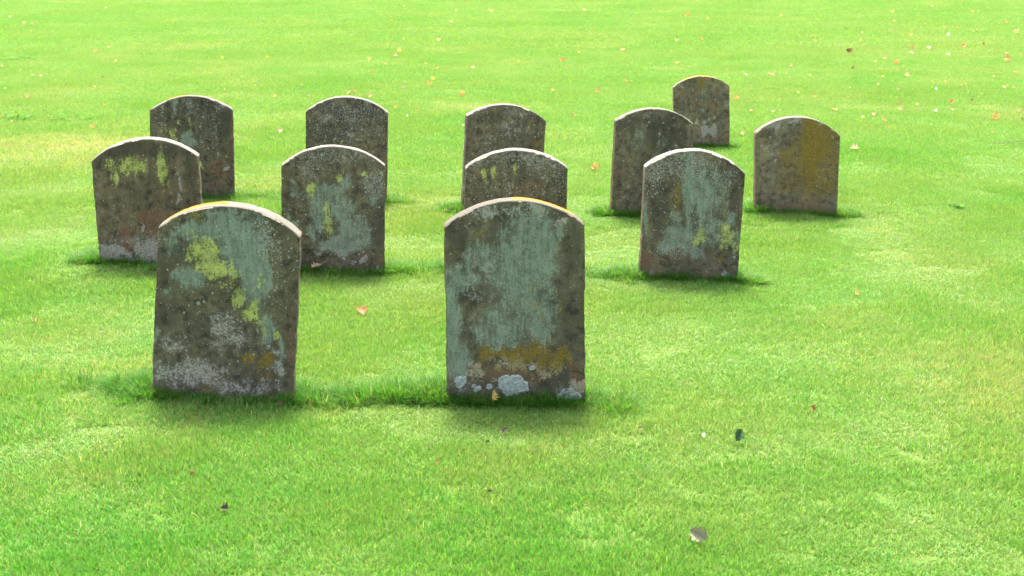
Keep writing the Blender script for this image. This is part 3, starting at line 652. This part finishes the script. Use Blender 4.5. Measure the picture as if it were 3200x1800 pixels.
# raised white lichen crusts on the foot of the big front stone
b = NT('lichen_crust'); tc = b.n('ShaderNodeTexCoord').outputs['Object']
c = b.mix(b.ramp(b.noise(tc, 60, 6, .7), .35, .7), (.27, .275, .215), (.45, .45, .37))
c = b.mix(b.ramp(b.noise(tc, 150, 4, .7), .6, .72), c, (.12, .12, .10))
p = b.n('ShaderNodeBsdfPrincipled'); b.l(c, p.inputs['Base Color']); p.inputs['Roughness'].default_value = .95
bp = b.n('ShaderNodeBump'); bp.inputs['Strength'].default_value = .8; bp.inputs['Distance'].default_value = .004; b.l(b.noise(tc, 110, 5, .7), bp.inputs['Height']); b.l(bp.outputs[0], p.inputs['Normal'])
b.l(p.outputs[0], b.n('ShaderNodeOutputMaterial').inputs[0]); CRUST = b.m
for n, (px, pz, rx, rz) in enumerate(CRUSTS):
    g = random.Random(n * 5 + 3); na, nr = 64, 8; th = np.linspace(0, 2 * math.pi, na, endpoint=False); V, F, LT = [], [], []
    k_ = 1 if rx < .02 else (4 if rx < .04 else 9)
    for d_ in range(k_):
        dx = g.uniform(-.62, .62) * rx * (k_ > 1); dz = g.uniform(-.55, .55) * rz * (k_ > 1); rr = (rx * .9 if k_ == 1 else g.uniform(.55, .85) * min(rx, rz * 1.1)); hgt = g.uniform(.0025, .0045)
        lob = .62 + .75 * (fbm(np.cos(th) * 1.9 + n * 5 + d_ * 3, np.sin(th) * 1.9, n + d_, 4) - .32) + .14 * np.abs(np.cos(th * g.choice((2.5, 3.5, 4.5)) + g.uniform(0, 6))) ** .6
        b0 = len(V); V.append([dx, -hgt, dz])
        for j in range(1, nr + 1):
            f = j / nr
            yy = -hgt * (1 - max(0, f - .85) * 4) - .0012 * np.sin(f * 10 + d_) * (f < .9) - .0022 * (fbm(th * 4, th * 0 + f * 6, n + 4 + d_, 3) - .5)
            if j == nr: yy = np.full(na, .004)
            V += [[dx + rr * f * l * math.cos(a), y_, dz + rr * f * l * math.sin(a)] for a, l, y_ in zip(th, lob, np.broadcast_to(yy, (na,)))]
        for i_ in range(na):
            i2 = (i_ + 1) % na; F += [b0, b0 + 1 + i_, b0 + 1 + i2]; LT.append(3)
            for j in range(nr - 1): F += [b0 + 1 + j * na + i_, b0 + 1 + (j + 1) * na + i_, b0 + 1 + (j + 1) * na + i2, b0 + 1 + j * na + i2]; LT.append(4)
    me = mesh_np('lichen_crust', V, F, LT); me.materials.append(CRUST)
    o = link(bpy.data.objects.new('lichen_crust', me), OBS['B']); o.location = (px, 0, pz)

# worn lettering on the small far stone
b = NT('worn_letter'); p = b.n('ShaderNodeBsdfPrincipled'); tcx = b.n('ShaderNodeTexCoord').outputs['Object']
b.l(b.mix(b.ramp(b.noise(tcx, 55, 4, .7), .4, .6), (.065, .05, .036), (.20, .19, .15)), p.inputs['Base Color']); p.inputs['Roughness'].default_value = .95
b.l(p.outputs[0], b.n('ShaderNodeOutputMaterial').inputs[0])
for word, wx_ in (("IVA", -.19), ("HE.", -.005), ("DIED", .15)):
    cu = bpy.data.curves.new('inscription', 'FONT'); cu.body = word; cu.size = .060; cu.align_x = 'CENTER'; cu.extrude = .0012
    tmp = bpy.data.objects.new('inscription_text', cu); COL.objects.link(tmp)
    dg = bpy.context.evaluated_depsgraph_get(); me = bpy.data.meshes.new_from_object(tmp.evaluated_get(dg)); bpy.data.objects.remove(tmp)
    me.name = 'lettering'; me.materials.clear(); me.materials.append(b.m)
    ins = link(bpy.data.objects.new('lettering', me), OBS['L']); ins.location = (wx_, -.0005, .478); ins.rotation_euler = (R(90), 0, 0)

# ------------------------------------------------------------------ grass
def blades(n, area, wid, hgt, seed, lean=.55, seg=3, round_=False, straw=.05):
    g = np.random.default_rng(seed)
    if round_:
        rr = area * np.sqrt(g.random(n)); aa = g.random(n) * 6.283; x = rr * np.cos(aa); y = rr * np.sin(aa)
    else:
        x = (g.random(n) - .5) * area; y = (g.random(n) - .5) * area
    az = g.random(n) * 6.283; h = hgt * (.45 + .85 * g.random(n) ** 1.3); w = wid * (.65 + .7 * g.random(n))
    ln = lean * (.25 + 1.2 * g.random(n)); fa = az + (g.random(n) - .5) * 1.6
    if round_:   # tuft blades splay outward
        az = np.arctan2(y, x) + (g.random(n) - .5) * 2.2; ln = ln * (.4 + rr / area)
        fa = az + 1.57 * 0 + (g.random(n) - .5)
    dx, dy = np.cos(az), np.sin(az); sx, sy = -np.sin(fa), np.cos(fa)
    V = []; T = []
    for k in range(seg + 1):
        f = k / seg
        out = h * ln * f ** 1.9; up = h * (f - .32 * ln * f ** 2.4)
        ww = w * (1 - f ** 1.7) * .5
        cx, cy, cz = x + dx * out, y + dy * out, up - .004
        if k < seg:
            V += [np.stack([cx - sx * ww, cy - sy * ww, cz], 1), np.stack([cx + sx * ww, cy + sy * ww, cz], 1)]
        else: V += [np.stack([cx, cy, cz], 1)]
    per = 2 * seg + 1
    VV = np.stack(V, 1).reshape(-1, 3)
    b0 = (np.arange(n) * per)[:, None]
    fl = []; lt = []
    for k in range(seg - 1): fl.append(b0 + np.array([[2*k, 2*k+1, 2*k+3, 2*k+2]])); lt += [4]
    fl.append(b0 + np.array([[2*seg-2, 2*seg-1, 2*seg]])); lt += [3]
    FF = np.concatenate(fl, 1).ravel(); LT = np.tile(np.array(lt), n)
    rn = np.repeat(g.random(n), per); tip = np.tile(np.array([k / seg for k in range(seg) for _ in (0, 1)] + [1.]), n)
    return VV, FF, LT, {'rnd': rn, 'tip': tip}

def grass_material(name, G_DARK, G_LIGHT, spec=.26, tfac=.40):
    b = NT(name); pos = b.n('ShaderNodeNewGeometry').outputs['Position']
    tone = b.attr('tone', 'INSTANCER'); dry = b.attr('dry', 'INSTANCER'); rnd = b.attr('rnd'); tip = b.attr('tip')
    n1 = b.noise(pos, 1.3, 3, .55); n2 = b.noise(pos, 7, 3, .6)
    k = b.math('ADD', tone, b.math('ADD', b.math('MULTIPLY', b.math('SUBTRACT', n1, .5), 1.1), b.math('MULTIPLY', b.math('SUBTRACT', n2, .5), .65)))
    k = b.math('ADD', k, b.math('MULTIPLY', b.math('SUBTRACT', rnd, .5), .5))
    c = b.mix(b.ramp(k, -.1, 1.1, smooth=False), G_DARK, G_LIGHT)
    c = b.mix(b.math('MULTIPLY', b.ramp(tip, .0, .45), .0), c, c)
    # straw blades and dry patches
    st = b.math('ADD', b.math('MULTIPLY', b.ramp(rnd, .93, .96), .55), b.math('MULTIPLY', dry, b.ramp(b.math('ADD', rnd, b.math('MULTIPLY', b.math('SUBTRACT', n2, .5), 1.0)), .2, .7)), clamp=True)
    c = b.mix(st, c, (.34, .30, .12))
    v = b.math('ADD', .72, b.math('MULTIPLY', b.math('FRACT', b.math('MULTIPLY', rnd, 17.3)), .56))
    v = b.math('ADD', v, b.math('MULTIPLY', b.ramp(b.math('FRACT', b.math('MULTIPLY', rnd, 41.7)), .88, .92), .5))
    hv = b.n('ShaderNodeHueSaturation'); b.l(c, hv.inputs['Color']); b.l(v, hv.inputs['Value']); c = hv.outputs[0]
    p = b.n('ShaderNodeBsdfPrincipled'); b.l(c, p.inputs['Base Color']); p.inputs['Roughness'].default_value = .42; p.inputs['Specular IOR Level'].default_value = spec
    tr = b.n('ShaderNodeBsdfTranslucent'); b.l(b.mix(1., c, (1.25, 1.3, .75), 'MULTIPLY'), tr.inputs[0])
    ms = b.n('ShaderNodeMixShader'); ms.inputs[0].default_value = tfac; b.l(p.outputs[0], ms.inputs[1]); b.l(tr.outputs[0], ms.inputs[2])
    b.l(ms.outputs[0], b.n('ShaderNodeOutputMaterial').inputs[0])
    return b.m
G_DARK = (.062, .238, .022); G_LIGHT = (.152, .248, .046)
GRASS = grass_material('grass_blade', G_DARK, G_LIGHT)
LONG = grass_material('long_grass_blade', (.040, .155, .013), (.115, .226, .025), .08, .45)  # deeper green than the lawn, with the tufts' shaded sides put into the colour

def scatter(name, sets, pts, attrs):
    """ONE object that carries every grass tuft: points with tufts instanced on them. sets: list of lists of source meshes; attrs['lod'] picks the set"""
    me = bpy.data.meshes.new(name); me.vertices.add(len(pts)); me.vertices.foreach_set('co', np.asarray(pts, np.float32).ravel())
    for k, a in attrs.items():
        a = np.asarray(a)
        if a.ndim == 2: at = me.attributes.new(k, 'FLOAT_VECTOR', 'POINT'); at.data.foreach_set('vector', a.astype(np.float32).ravel())
        elif a.dtype.kind == 'i': at = me.attributes.new(k, 'INT', 'POINT'); at.data.foreach_set('value', a.astype(np.int32))
        else: at = me.attributes.new(k, 'FLOAT', 'POINT'); at.data.foreach_set('value', a.astype(np.float32))
    ob = link(bpy.data.objects.new(name, me))
    ng = bpy.data.node_groups.new(name + '_tufts', 'GeometryNodeTree')
    ng.interface.new_socket('Geometry', in_out='INPUT', socket_type='NodeSocketGeometry'); ng.interface.new_socket('Geometry', in_out='OUTPUT', socket_type='NodeSocketGeometry')
    N = ng.nodes; L = ng.links.new
    gi = N.new('NodeGroupInput'); go = N.new('NodeGroupOutput'); jn = N.new('GeometryNodeJoinGeometry')
    def na(nm, ty):
        nd = N.new('GeometryNodeInputNamedAttribute'); nd.data_type = ty; nd.inputs['Name'].default_value = nm; return nd.outputs['Attribute']
    rot, scl, idx, lod = na('rot', 'FLOAT_VECTOR'), na('scl', 'FLOAT_VECTOR'), na('idx', 'INT'), na('lod', 'INT')
    for li, srcs in enumerate(sets):
        g2 = N.new('GeometryNodeGeometryToInstance')
        for s in srcs:
            oi = N.new('GeometryNodeObjectInfo'); oi.inputs['Object'].default_value = s; L(oi.outputs['Geometry'], g2.inputs[0])
        cmp_ = N.new('FunctionNodeCompare'); cmp_.data_type = 'INT'; cmp_.operation = 'EQUAL'
        ia = [s for s in cmp_.inputs if s.type == 'INT']; L(lod, ia[0]); ia[1].default_value = li
        ip = N.new('GeometryNodeInstanceOnPoints'); L(gi.outputs[0], ip.inputs['Points']); L(cmp_.outputs[0], ip.inputs['Selection']); L(g2.outputs[0], ip.inputs['Instance'])
        ip.inputs['Pick Instance'].default_value = True; L(idx, ip.inputs['Instance Index'])
        e2r = N.new('FunctionNodeEulerToRotation'); L(rot, e2r.inputs[0]); L(e2r.outputs[0], ip.inputs['Rotation']); L(scl, ip.inputs['Scale'])
        L(ip.outputs[0], jn.inputs[0])
    L(jn.outputs[0], go.inputs[0])
    md = ob.modifiers.new('tufts', 'NODES'); md.node_group = ng
    return ob

def source(name, data, mat):
    me = mesh_np(name, *data, smooth=False); me.materials.append(mat)
    return bpy.data.objects.new(name, me)        # never linked to the scene: only the scatter draws it

near = [source('grass_patch', blades(2500, .40, .0030, .032, 50 + s), GRASS) for s in range(6)]
mid = [source('grass_patch', blades(4200, .80, .0042, .038, 70 + s, seg=2), GRASS) for s in range(4)]
far = [source('grass_patch', blades(6000, 1.7, .0085, .042, 90 + s, seg=2), GRASS) for s in range(4)]

def lawn_points(y0, y1, sp):
    P = []
    ys = np.arange(y0, y1, sp)
    for y in ys:
        hwid = .39 * y * 1.10 + 1.3
        xs = np.arange(-hwid, hwid, sp); P.append(np.stack([xs, np.full(len(xs), y)], 1))
    P = np.concatenate(P); return P + (RNG.random(P.shape) - .5) * sp * .9
PN, PM, PF = lawn_points(2.6, 11.2, .21), lawn_points(11.0, 26, .42), lawn_points(25.5, 78, .85)
PTS = np.concatenate([PN, PM, PF]); lod = np.concatenate([np.full(len(PN), 0), np.full(len(PM), 1), np.full(len(PF), 2)])
x, y = PTS[:, 0], PTS[:, 1]; n = len(PTS)
z = ground_z(x, y)
hn = fbm(x * 1.6 + 5, y * 1.6, 3, 3)
hs = .68 + 1.5 * (hn - .5) + .9 * (fbm(x * 5 + 2, y * 5, 8, 3) - .5) + .25 * RNG.random(n)
hs = np.clip(hs, .45, 1.5); hs = .85 + (hs - .85) * (1 - .6 * np.clip((y - 9) / 9, 0, 1))
scl = np.stack([RNG.uniform(.9, 1.1, n), RNG.uniform(.9, 1.1, n), hs], 1)
rot = np.stack([np.zeros(n), np.zeros(n), RNG.uniform(0, 6.283, n)], 1)
# tone: deep emerald close by, yellower with distance, and broad drifts
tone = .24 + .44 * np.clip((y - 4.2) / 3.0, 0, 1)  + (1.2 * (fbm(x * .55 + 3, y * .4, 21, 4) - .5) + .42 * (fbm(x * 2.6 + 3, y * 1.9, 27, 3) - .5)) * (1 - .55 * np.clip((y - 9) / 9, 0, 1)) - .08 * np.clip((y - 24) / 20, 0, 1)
dry = np.clip(fbm(x * 1.1 + 17, y * .8 + 3, 33, 5) - .56, 0, 1) * 2.4 + .06
for (cx, cy, rx, ry, s) in ((2.35, 5.9, .7, .8, .55), (2.9, 6.3, .5, .6, .5), (1.75, 5.85, .3, .2, .35), (-4.35, 13.0, 1.1, 1.1, 1.0), (-5.0, 13.6, .5, .5, .5), (-.72, 5.33, .35, .15, .35), (1.5, 6.3, .3, .2, .4), (-1.25, 5.30, .2, .1, .3), (7.5, 25, 4, 2, .35), (-9.5, 22, 1.5, 2, .3)):
    dry = np.maximum(dry, s * np.clip(1.4 - np.hypot((x - cx) / rx, (y - cy) / ry), 0, 1))
lawn = scatter('lawn_grass', [near, mid, far], np.stack([x, y, z], 1), dict(rot=rot, scl=scl, idx=RNG.integers(0, 6, n), lod=lod, tone=tone, dry=np.clip(dry, 0, 1)))
tag(lawn, 'short mown sunlit green grass covering the whole churchyard lawn', 'grass', kind='stuff')

# long unmown grass round the feet of the stones
tuft = [source('grass_tuft', blades(70, .045, .0030, .085, 130 + s, lean=.75, seg=4, round_=True), LONG) for s in range(6)]
T = []   # x, y, height factor
for k, (x0, y0, yaw, bl, br, sl, sr, ap) in STONES.items():
    ca, sa = math.cos(R(yaw)), math.sin(R(yaw)); t = THICK[key] if (key := k) else 0
    wl, wr = bl[0], br[0]
    for _ in range(44):
        lx = random.uniform(wl - .03, wr + .03); ly = -random.uniform(.004, .05); T.append((x0 + lx * ca - ly * sa, y0 + lx * sa + ly * ca, random.choice((.25, .35, .45, .6, .8, 1.0)) * random.uniform(.8, 1.2)))
    for _ in range(30):
        lx = random.uniform(wl - .05, wr + .05); ly = t + random.uniform(.01, .08); T.append((x0 + lx * ca - ly * sa, y0 + lx * sa + ly * ca, random.uniform(.5, 1.0)))
    for s in (-1, 1):
        for _ in range(16):
            lx = (wl if s < 0 else wr) + s * abs(random.gauss(.015, .03)); ly = random.uniform(-.04, t + .08); T.append((x0 + lx * ca - ly * sa, y0 + lx * sa + ly * ca, random.uniform(.4, .95)))
def clump(cx, cy, rx, ry, n_, h0, h1):
    for _ in range(n_): T.append((random.gauss(cx, rx * 1.25), random.gauss(cy, ry * 1.3), h0 * .6 + (h1 - h0 * .6) * random.random() ** 1.4))
clump(-.66, 5.63, .13, .05, 95, .5, 1.15); clump(-.40, 5.61, .06, .05, 60, .8, 1.5); clump(-.88, 5.60, .05, .04, 26, .5, 1.0); clump(-.53, 5.65, .05, .04, 25, .8, 1.3)
clump(-1.70, 5.66, .05, .06, 40, .6, 1.15); clump(-1.82, 5.70, .07, .06, 22, .4, .8)
clump(.41, 5.51, .05, .04, 26, .4, .9); clump(-2.70, 8.12, .06, .06, 36, .5, 1.0)
clump(-.72, 7.98, .05, .05, 30, .5, 1.0); clump(-.50, 7.98, .10, .06, 34, .4, .85); clump(-.34, 7.98, .03, .04, 16, .5, 1.1)
clump(.70, 7.80, .06, .06, 36, .5, 1.0); clump(.52, 7.86, .10, .07, 30, .4, .8); clump(1.46, 7.74, .04, .04, 18, .4, .8)
clump(-2.15, 10.42, .08, .06, 36, .5, 1.0); clump(-1.80, 10.35, .14, .07, 36, .4, .8); clump(-.90, 10.15, .05, .05, 24, .5, .9)
clump(-.45, 9.82, .05, .05, 22, .5, .9); clump(2.54, 9.75, .07, .06, 36, .5, .95); clump(.68, 9.62, .06, .06, 28, .5, .9)
T = np.array(T); n = len(T)
# keep roots out of the stones themselves
keep = np.ones(n, bool)
for k, (x0, y0, yaw, bl, br, sl, sr, ap) in STONES.items():
    ca, sa = math.cos(R(yaw)), math.sin(R(yaw)); lx = (T[:, 0] - x0) * ca + (T[:, 1] - y0) * sa; ly = -(T[:, 0] - x0) * sa + (T[:, 1] - y0) * ca
    keep &= ~((lx > bl[0]) & (lx < br[0]) & (ly > -.003) & (ly < THICK[k]))
T = T[keep]; n = len(T)
tz = ground_z(T[:, 0], T[:, 1])
longg = scatter('long_grass', [tuft], np.stack([T[:, 0], T[:, 1], tz], 1), dict(
    rot=np.stack([RNG.normal(0, .12, n), RNG.normal(0, .12, n), RNG.uniform(0, 6.283, n)], 1), scl=np.stack([.75 + .35 * T[:, 2], .75 + .35 * T[:, 2], T[:, 2]], 1),
    idx=RNG.integers(0, 6, n), lod=np.zeros(n, int), tone=RNG.uniform(-.15, .35, n), dry=RNG.uniform(0, .12, n)))
tag(longg, 'longer unmown tufts of grass left standing round the feet of the headstones', 'grass', kind='stuff')

# ------------------------------------------------------------------ fallen leaves
def leaf_material(name, c1, c2, trans=.35, spec=.3):
    b = NT(name); tc = b.n('ShaderNodeTexCoord').outputs['Object']
    f = b.ramp(b.noise(tc, 45, 5, .65), .32, .68)
    c = b.mix(f, c1, c2)
    c = b.mix(b.ramp(b.noise(tc, 190, 3, .7), .6, .72), c, tuple(.45 * v for v in c1))
    p = b.n('ShaderNodeBsdfPrincipled'); b.l(c, p.inputs['Base Color']); p.inputs['Roughness'].default_value = .6; p.inputs['Specular IOR Level'].default_value = spec if 'weed' not in name else .08
    tr = b.n('ShaderNodeBsdfTranslucent'); b.l(c, tr.inputs[0]); ms = b.n('ShaderNodeMixShader'); ms.inputs[0].default_value = trans
    b.l(p.outputs[0], ms.inputs[1]); b.l(tr.outputs[0], ms.inputs[2]); b.l(ms.outputs[0], b.n('ShaderNodeOutputMaterial').inputs[0])
    return b.m
LM = dict(p=leaf_material('tan_leaf', (.46, .28, .15), (.58, .42, .26)), o=leaf_material('orange_leaf', (.50, .21, .06), (.62, .33, .12)), y=leaf_material('yellow_leaf', (.60, .38, .06), (.66, .50, .16)),
          r=leaf_material('red_brown_leaf', (.42, .12, .05), (.58, .24, .12)), b=leaf_material('brown_leaf', (.16, .075, .03), (.28, .14, .05), .2), d=leaf_material('blackish_leaf', (.035, .03, .02), (.08, .06, .035), .1),
          w=leaf_material('white_leaf', (.62, .60, .50), (.72, .70, .62)), g=leaf_material('pale_green_leaf', (.34, .42, .18), (.45, .5, .25)), h=leaf_material('green_leaf', (.03, .075, .02), (.05, .11, .03), .15), H=leaf_material('grey_leaf', (.06, .062, .030), (.36, .34, .19), .1))
def leaf_mesh(name, kind, seed, curl, fold):
    g = np.random.default_rng(seed); ns, nt = 27, 11
    s = np.linspace(0, 1, ns); t = np.linspace(-1, 1, nt)
    if kind == 'maple': w = .55 * np.sin(np.pi * np.clip(s, .02, .995)) ** .6 * (1 + .42 * np.cos(2 * np.pi * (s * 2.6 + .1)))
    elif kind == 'holly': w = .42 * np.sin(np.pi * np.clip(s, .03, .99)) ** .75 * (1 + .38 * np.abs(np.sin(s * np.pi * 3.5)) ** .8 - .2)
    elif kind == 'oak': w = .34 * np.sin(np.pi * np.clip(s, .03, .97)) ** .7 * (1 + .30 * np.cos(2 * np.pi * s * 4))
    else: w = .33 * np.sin(np.pi * np.clip(s, .01, .995) ** .85) ** .85 * (1 + .05 * np.sin(s * 60))
    S, Tt = np.meshgrid(s, t, indexing='ij'); W = w[:, None] * Tt
    z = fold * np.abs(W) + curl * (W ** 2) * 1.6 + .30 * curl * (S - .5) ** 2 * 2 + .16 * (fbm(S * 3.5 + seed, Tt * 1.6 + seed, seed, 3) - .5)
    y = S - .5 + .10 * np.abs(Tt) * (1 if kind == 'maple' else .2) * np.cos(S * 6)
    x = W * (1 - .25 * abs(curl) * np.abs(Tt)) + .05 * np.sin(S * 3 + seed)
    V = list(np.stack([x, y, z], -1).reshape(-1, 3))
    F, LT = [], []
    for a in range(ns - 1):
        for c_ in range(nt - 1): F += [a*nt+c_, a*nt+c_+1, (a+1)*nt+c_+1, (a+1)*nt+c_]; LT.append(4)
    # stalk and midrib: a thin three-sided tube
    b0 = len(V); path = [(float(.05 * np.sin(seed) * (1 - q) * 0 + x[0, nt // 2] - .10 * (1 - q) * math.sin(seed * 1.7)), -.5 - .34 * (1 - q), float(z[0, nt // 2]) + .10 * (1 - q) * math.cos(seed)) for q in np.linspace(0, 1, 5)]
    path += [(float(x[a, nt // 2]), float(y[a, nt // 2]), float(z[a, nt // 2])) for a in range(3, ns - 3, 4)]
    for q, pnt in enumerate(path):
        rr = .014 * (1 - .6 * q / len(path))
        for a in range(3): V.append(np.array([pnt[0] + rr * math.cos(a * 2.09), pnt[1], pnt[2] + rr * math.sin(a * 2.09)]))
    for q in range(len(path) - 1):
        for a in range(3): F += [b0+q*3+a, b0+q*3+(a+1)%3, b0+q*3+3+(a+1)%3, b0+q*3+3+a]; LT.append(4)
    V = np.array(V); V[:, 2] -= V[:, 2].min()
    return mesh_np(name, V, F, LT)
SHAPES = [leaf_mesh('fallen_leaf', 'maple', 1, .9, .15), leaf_mesh('fallen_leaf', 'maple', 2, .5, .35), leaf_mesh('fallen_leaf', 'maple', 5, -.7, .2), leaf_mesh('fallen_leaf', 'oval', 3, .8, .5), leaf_mesh('fallen_leaf', 'oval', 4, 1.2, .2), leaf_mesh('fallen_leaf', 'oak', 6, .6, .3)]
for s in SHAPES: s.materials.append(LM['p'])
HOLLY = leaf_mesh('holly_leaf', 'holly', 8, .5, .35); HOLLY.materials.append(LM['H'])
THIN = leaf_mesh('green_leaf', 'holly', 9, .4, .6); THIN.materials.append(LM['h'])
for n, (lx, ly, size, ck, lab) in enumerate(LEAVES):
    r = random.Random(n * 7 + 1)
    if ck == 'H': me, nm = HOLLY, 'holly_leaf'
    elif ck == 'h': me, nm = THIN, 'green_leaf'
    else: me, nm = SHAPES[r.choice((0, 1, 2, 0, 1, 3, 4, 5))], 'fallen_leaf'
    ob = bpy.data.objects.new(nm, me)
    near_f = ly < 8
    lift = .022 if ly < 11 else .028
    ob.location = (lx, ly, float(ground_z(lx, ly)) + lift)
    sc_ = size * (1.0 if ly < 10 else (.82 if lx > -3 else .66))
    ob.scale = (sc_, sc_, sc_)
    ob.rotation_euler = (R(r.uniform(8, 38)), R(r.uniform(-18, 18)), 0)
    ob.rotation_euler = (Matrix.Rotation(R(r.uniform(-12, 12)), 4, 'X') @ Matrix.Rotation(R(r.uniform(5, 58)), 4, 'X') @ Matrix.Rotation(r.uniform(0, 6.28), 4, 'Z')).to_euler()
    if ck == 'H': ob.rotation_euler = (Matrix.Rotation(R(-38), 4, 'Y') @ Matrix.Rotation(R(62), 4, 'X') @ Matrix.Rotation(R(200), 4, 'Z')).to_euler(); ob.scale = (.066,) * 3; ob.location = (.635, 4.085, float(ground_z(.635, 4.085)) + .040)
    if ck == 'h': ob.rotation_euler = (Matrix.Rotation(R(35), 4, 'Y') @ Matrix.Rotation(R(60), 4, 'X')).to_euler(); ob.scale = (.055,) * 3; ob.location.z += .02
    if 'propped' in lab: ob.location = (-.085, STONES['B'][1] - .05, float(ground_z(-.085, 5.49)) + .045); ob.rotation_euler = (R(48), R(35), R(25)); ob.scale = (.058,) * 3
    if 'broken foot' in lab: ob.location.z += .03
    link(ob); ob.material_slots[0].link = 'OBJECT'; ob.material_slots[0].material = LM[ck]
    tag(ob, lab, 'leaf', 'fallen leaves on the lawn')

# ------------------------------------------------------------------ twig and broad-leaved weeds
b = NT('twig_bark'); p = b.n('ShaderNodeBsdfPrincipled'); p.inputs['Base Color'].default_value = (.16, .10, .055, 1); p.inputs['Roughness'].default_value = .9
b.l(b.mix(b.noise(b.n('ShaderNodeTexCoord').outputs['Object'], 80), (.09, .055, .03), (.22, .14, .08)), p.inputs['Base Color']); b.l(p.outputs[0], b.n('ShaderNodeOutputMaterial').inputs[0])
V, F, LT = [], [], []
for q in range(13):
    f = q / 12; rr = .006 * (1 - .75 * f)
    for a in range(6): V.append((-.55 * f + .01 * math.sin(q * 1.7), .02 * math.sin(f * 5) + rr * math.cos(a * 1.047), .012 * math.sin(f * 7) - .015 * f + rr * math.sin(a * 1.047)))
for q in range(12):
    for a in range(6): F += [q*6+a, q*6+(a+1)%6, q*6+6+(a+1)%6, q*6+6+a]; LT.append(4)
me = mesh_np('twig', V, F, LT); me.materials.append(b.m)
o = link(bpy.data.objects.new('twig', me)); o.location = (5.35, 13.15, float(ground_z(5.35, 13.15)) + .045)
tag(o, 'thin brown twig lying on the lawn at the right edge of the photo', 'twig')

WEED = leaf_material('weed_leaf', (.05, .20, .016), (.10, .27, .03), .5)
def weed(x, y, rad, n_, leaf, lab, seed):
    g = random.Random(seed); V, F, LT = [], [], []
    for _ in range(n_):
        rr = rad * math.sqrt(g.random()); aa = g.uniform(0, 6.28); px, py = rr * math.cos(aa), rr * math.sin(aa)
        az = g.uniform(0, 6.28); l = leaf * g.uniform(.6, 1.2); el = g.uniform(.1, .75); h0 = g.uniform(.01, .05); w = l * g.uniform(.32, .5)
        ca, sa = math.cos(az), math.sin(az); b0 = len(V)
        for k in range(6):
            f = k / 5; ww = w * math.sin(math.pi * min(max(f, .04), .97)) ** .8; hh = h0 + l * (el * f - .5 * f * f * el) ; d = l * f
            for s, up in ((-1, .12), (0, 0), (1, .12)): V.append((px + ca * d - sa * ww * s, py + sa * d + ca * ww * s, hh + up * ww))
        for k in range(5):
            for s in range(2): i0 = b0 + k * 3 + s; F += [i0, i0 + 1, i0 + 4, i0 + 3]; LT.append(4)
    me = mesh_np('weed_clump', V, F, LT); me.materials.append(WEED)
    o = link(bpy.data.objects.new('weed_clump', me)); o.location = (x, y, float(ground_z(x, y)))
    tag(o, lab, 'weed', 'broad-leaved weeds in the lawn')
weed(-5.75, 15.2, .28, 60, .05, 'low clump of broad-leaved green weeds beside a yellowish leaf at the left edge', 1)
weed(-5.1, 15.25, .32, 50, .045, 'spread of broad-leaved weeds in the lawn left of the dark lime-streaked headstone', 2)
weed(-8.6, 23.0, .4, 60, .06, 'farther broad-leaved weed clump high on the left lawn', 3)
weed(3.42, 9.95, .06, 9, .05, 'small rosette of pale weed leaves on the open lawn beside the ochre-streaked headstone', 4)

# ------------------------------------------------------------------ light, camera
EL, AZ = 65., -5.          # the sun stands behind the stones, a little to the left
w = bpy.data.worlds.new('World'); sc.world = w; w.use_nodes = True
nt = w.node_tree; nt.nodes.clear()
sky = nt.nodes.new('ShaderNodeTexSky'); sky.sky_type = 'NISHITA'; sky.sun_disc = False; sky.sun_elevation = R(EL); sky.sun_rotation = R(AZ); sky.dust_density = 6.; sky.air_density = .8; sky.ozone_density = .3
bg = nt.nodes.new('ShaderNodeBackground'); bg.inputs[1].default_value = .15
ow = nt.nodes.new('ShaderNodeOutputWorld'); nt.links.new(sky.outputs[0], bg.inputs[0]); nt.links.new(bg.outputs[0], ow.inputs[0])
sun = bpy.data.lights.new('sun', 'SUN'); sun.energy = 2.6; sun.angle = R(12); sun.color = (1, .95, .86)
so = bpy.data.objects.new('sun', sun); COL.objects.link(so)
d = Vector((math.sin(R(AZ)) * math.cos(R(EL)), math.cos(R(AZ)) * math.cos(R(EL)), math.sin(R(EL))))
so.rotation_euler = d.to_track_quat('Z', 'Y').to_euler(); so.location = d * 30

cam = bpy.data.cameras.new('camera'); cam.sensor_width = 36; cam.lens = 3300 / 2576 * 36; cam.clip_start = .05; cam.clip_end = 1000
cam.dof.use_dof = True; cam.dof.focus_distance = 7.2; cam.dof.aperture_fstop = 5.6
co = bpy.data.objects.new('camera', cam); COL.objects.link(co); co.location = (0, 0, 2.0); co.rotation_euler = (R(90 - 14.842), 0, 0)
sc.camera = co

sc.render.engine = 'CYCLES'
sc.cycles.use_denoising = True
try: sc.cycles.denoising_prefilter = 'ACCURATE'
except Exception: pass
sc.cycles.max_bounces = 6; sc.cycles.diffuse_bounces = 3; sc.cycles.transmission_bounces = 4; sc.cycles.glossy_bounces = 2
vs = sc.view_settings; vs.view_transform = 'Standard'; vs.look = 'None'; vs.exposure = 2.4; vs.gamma = 1
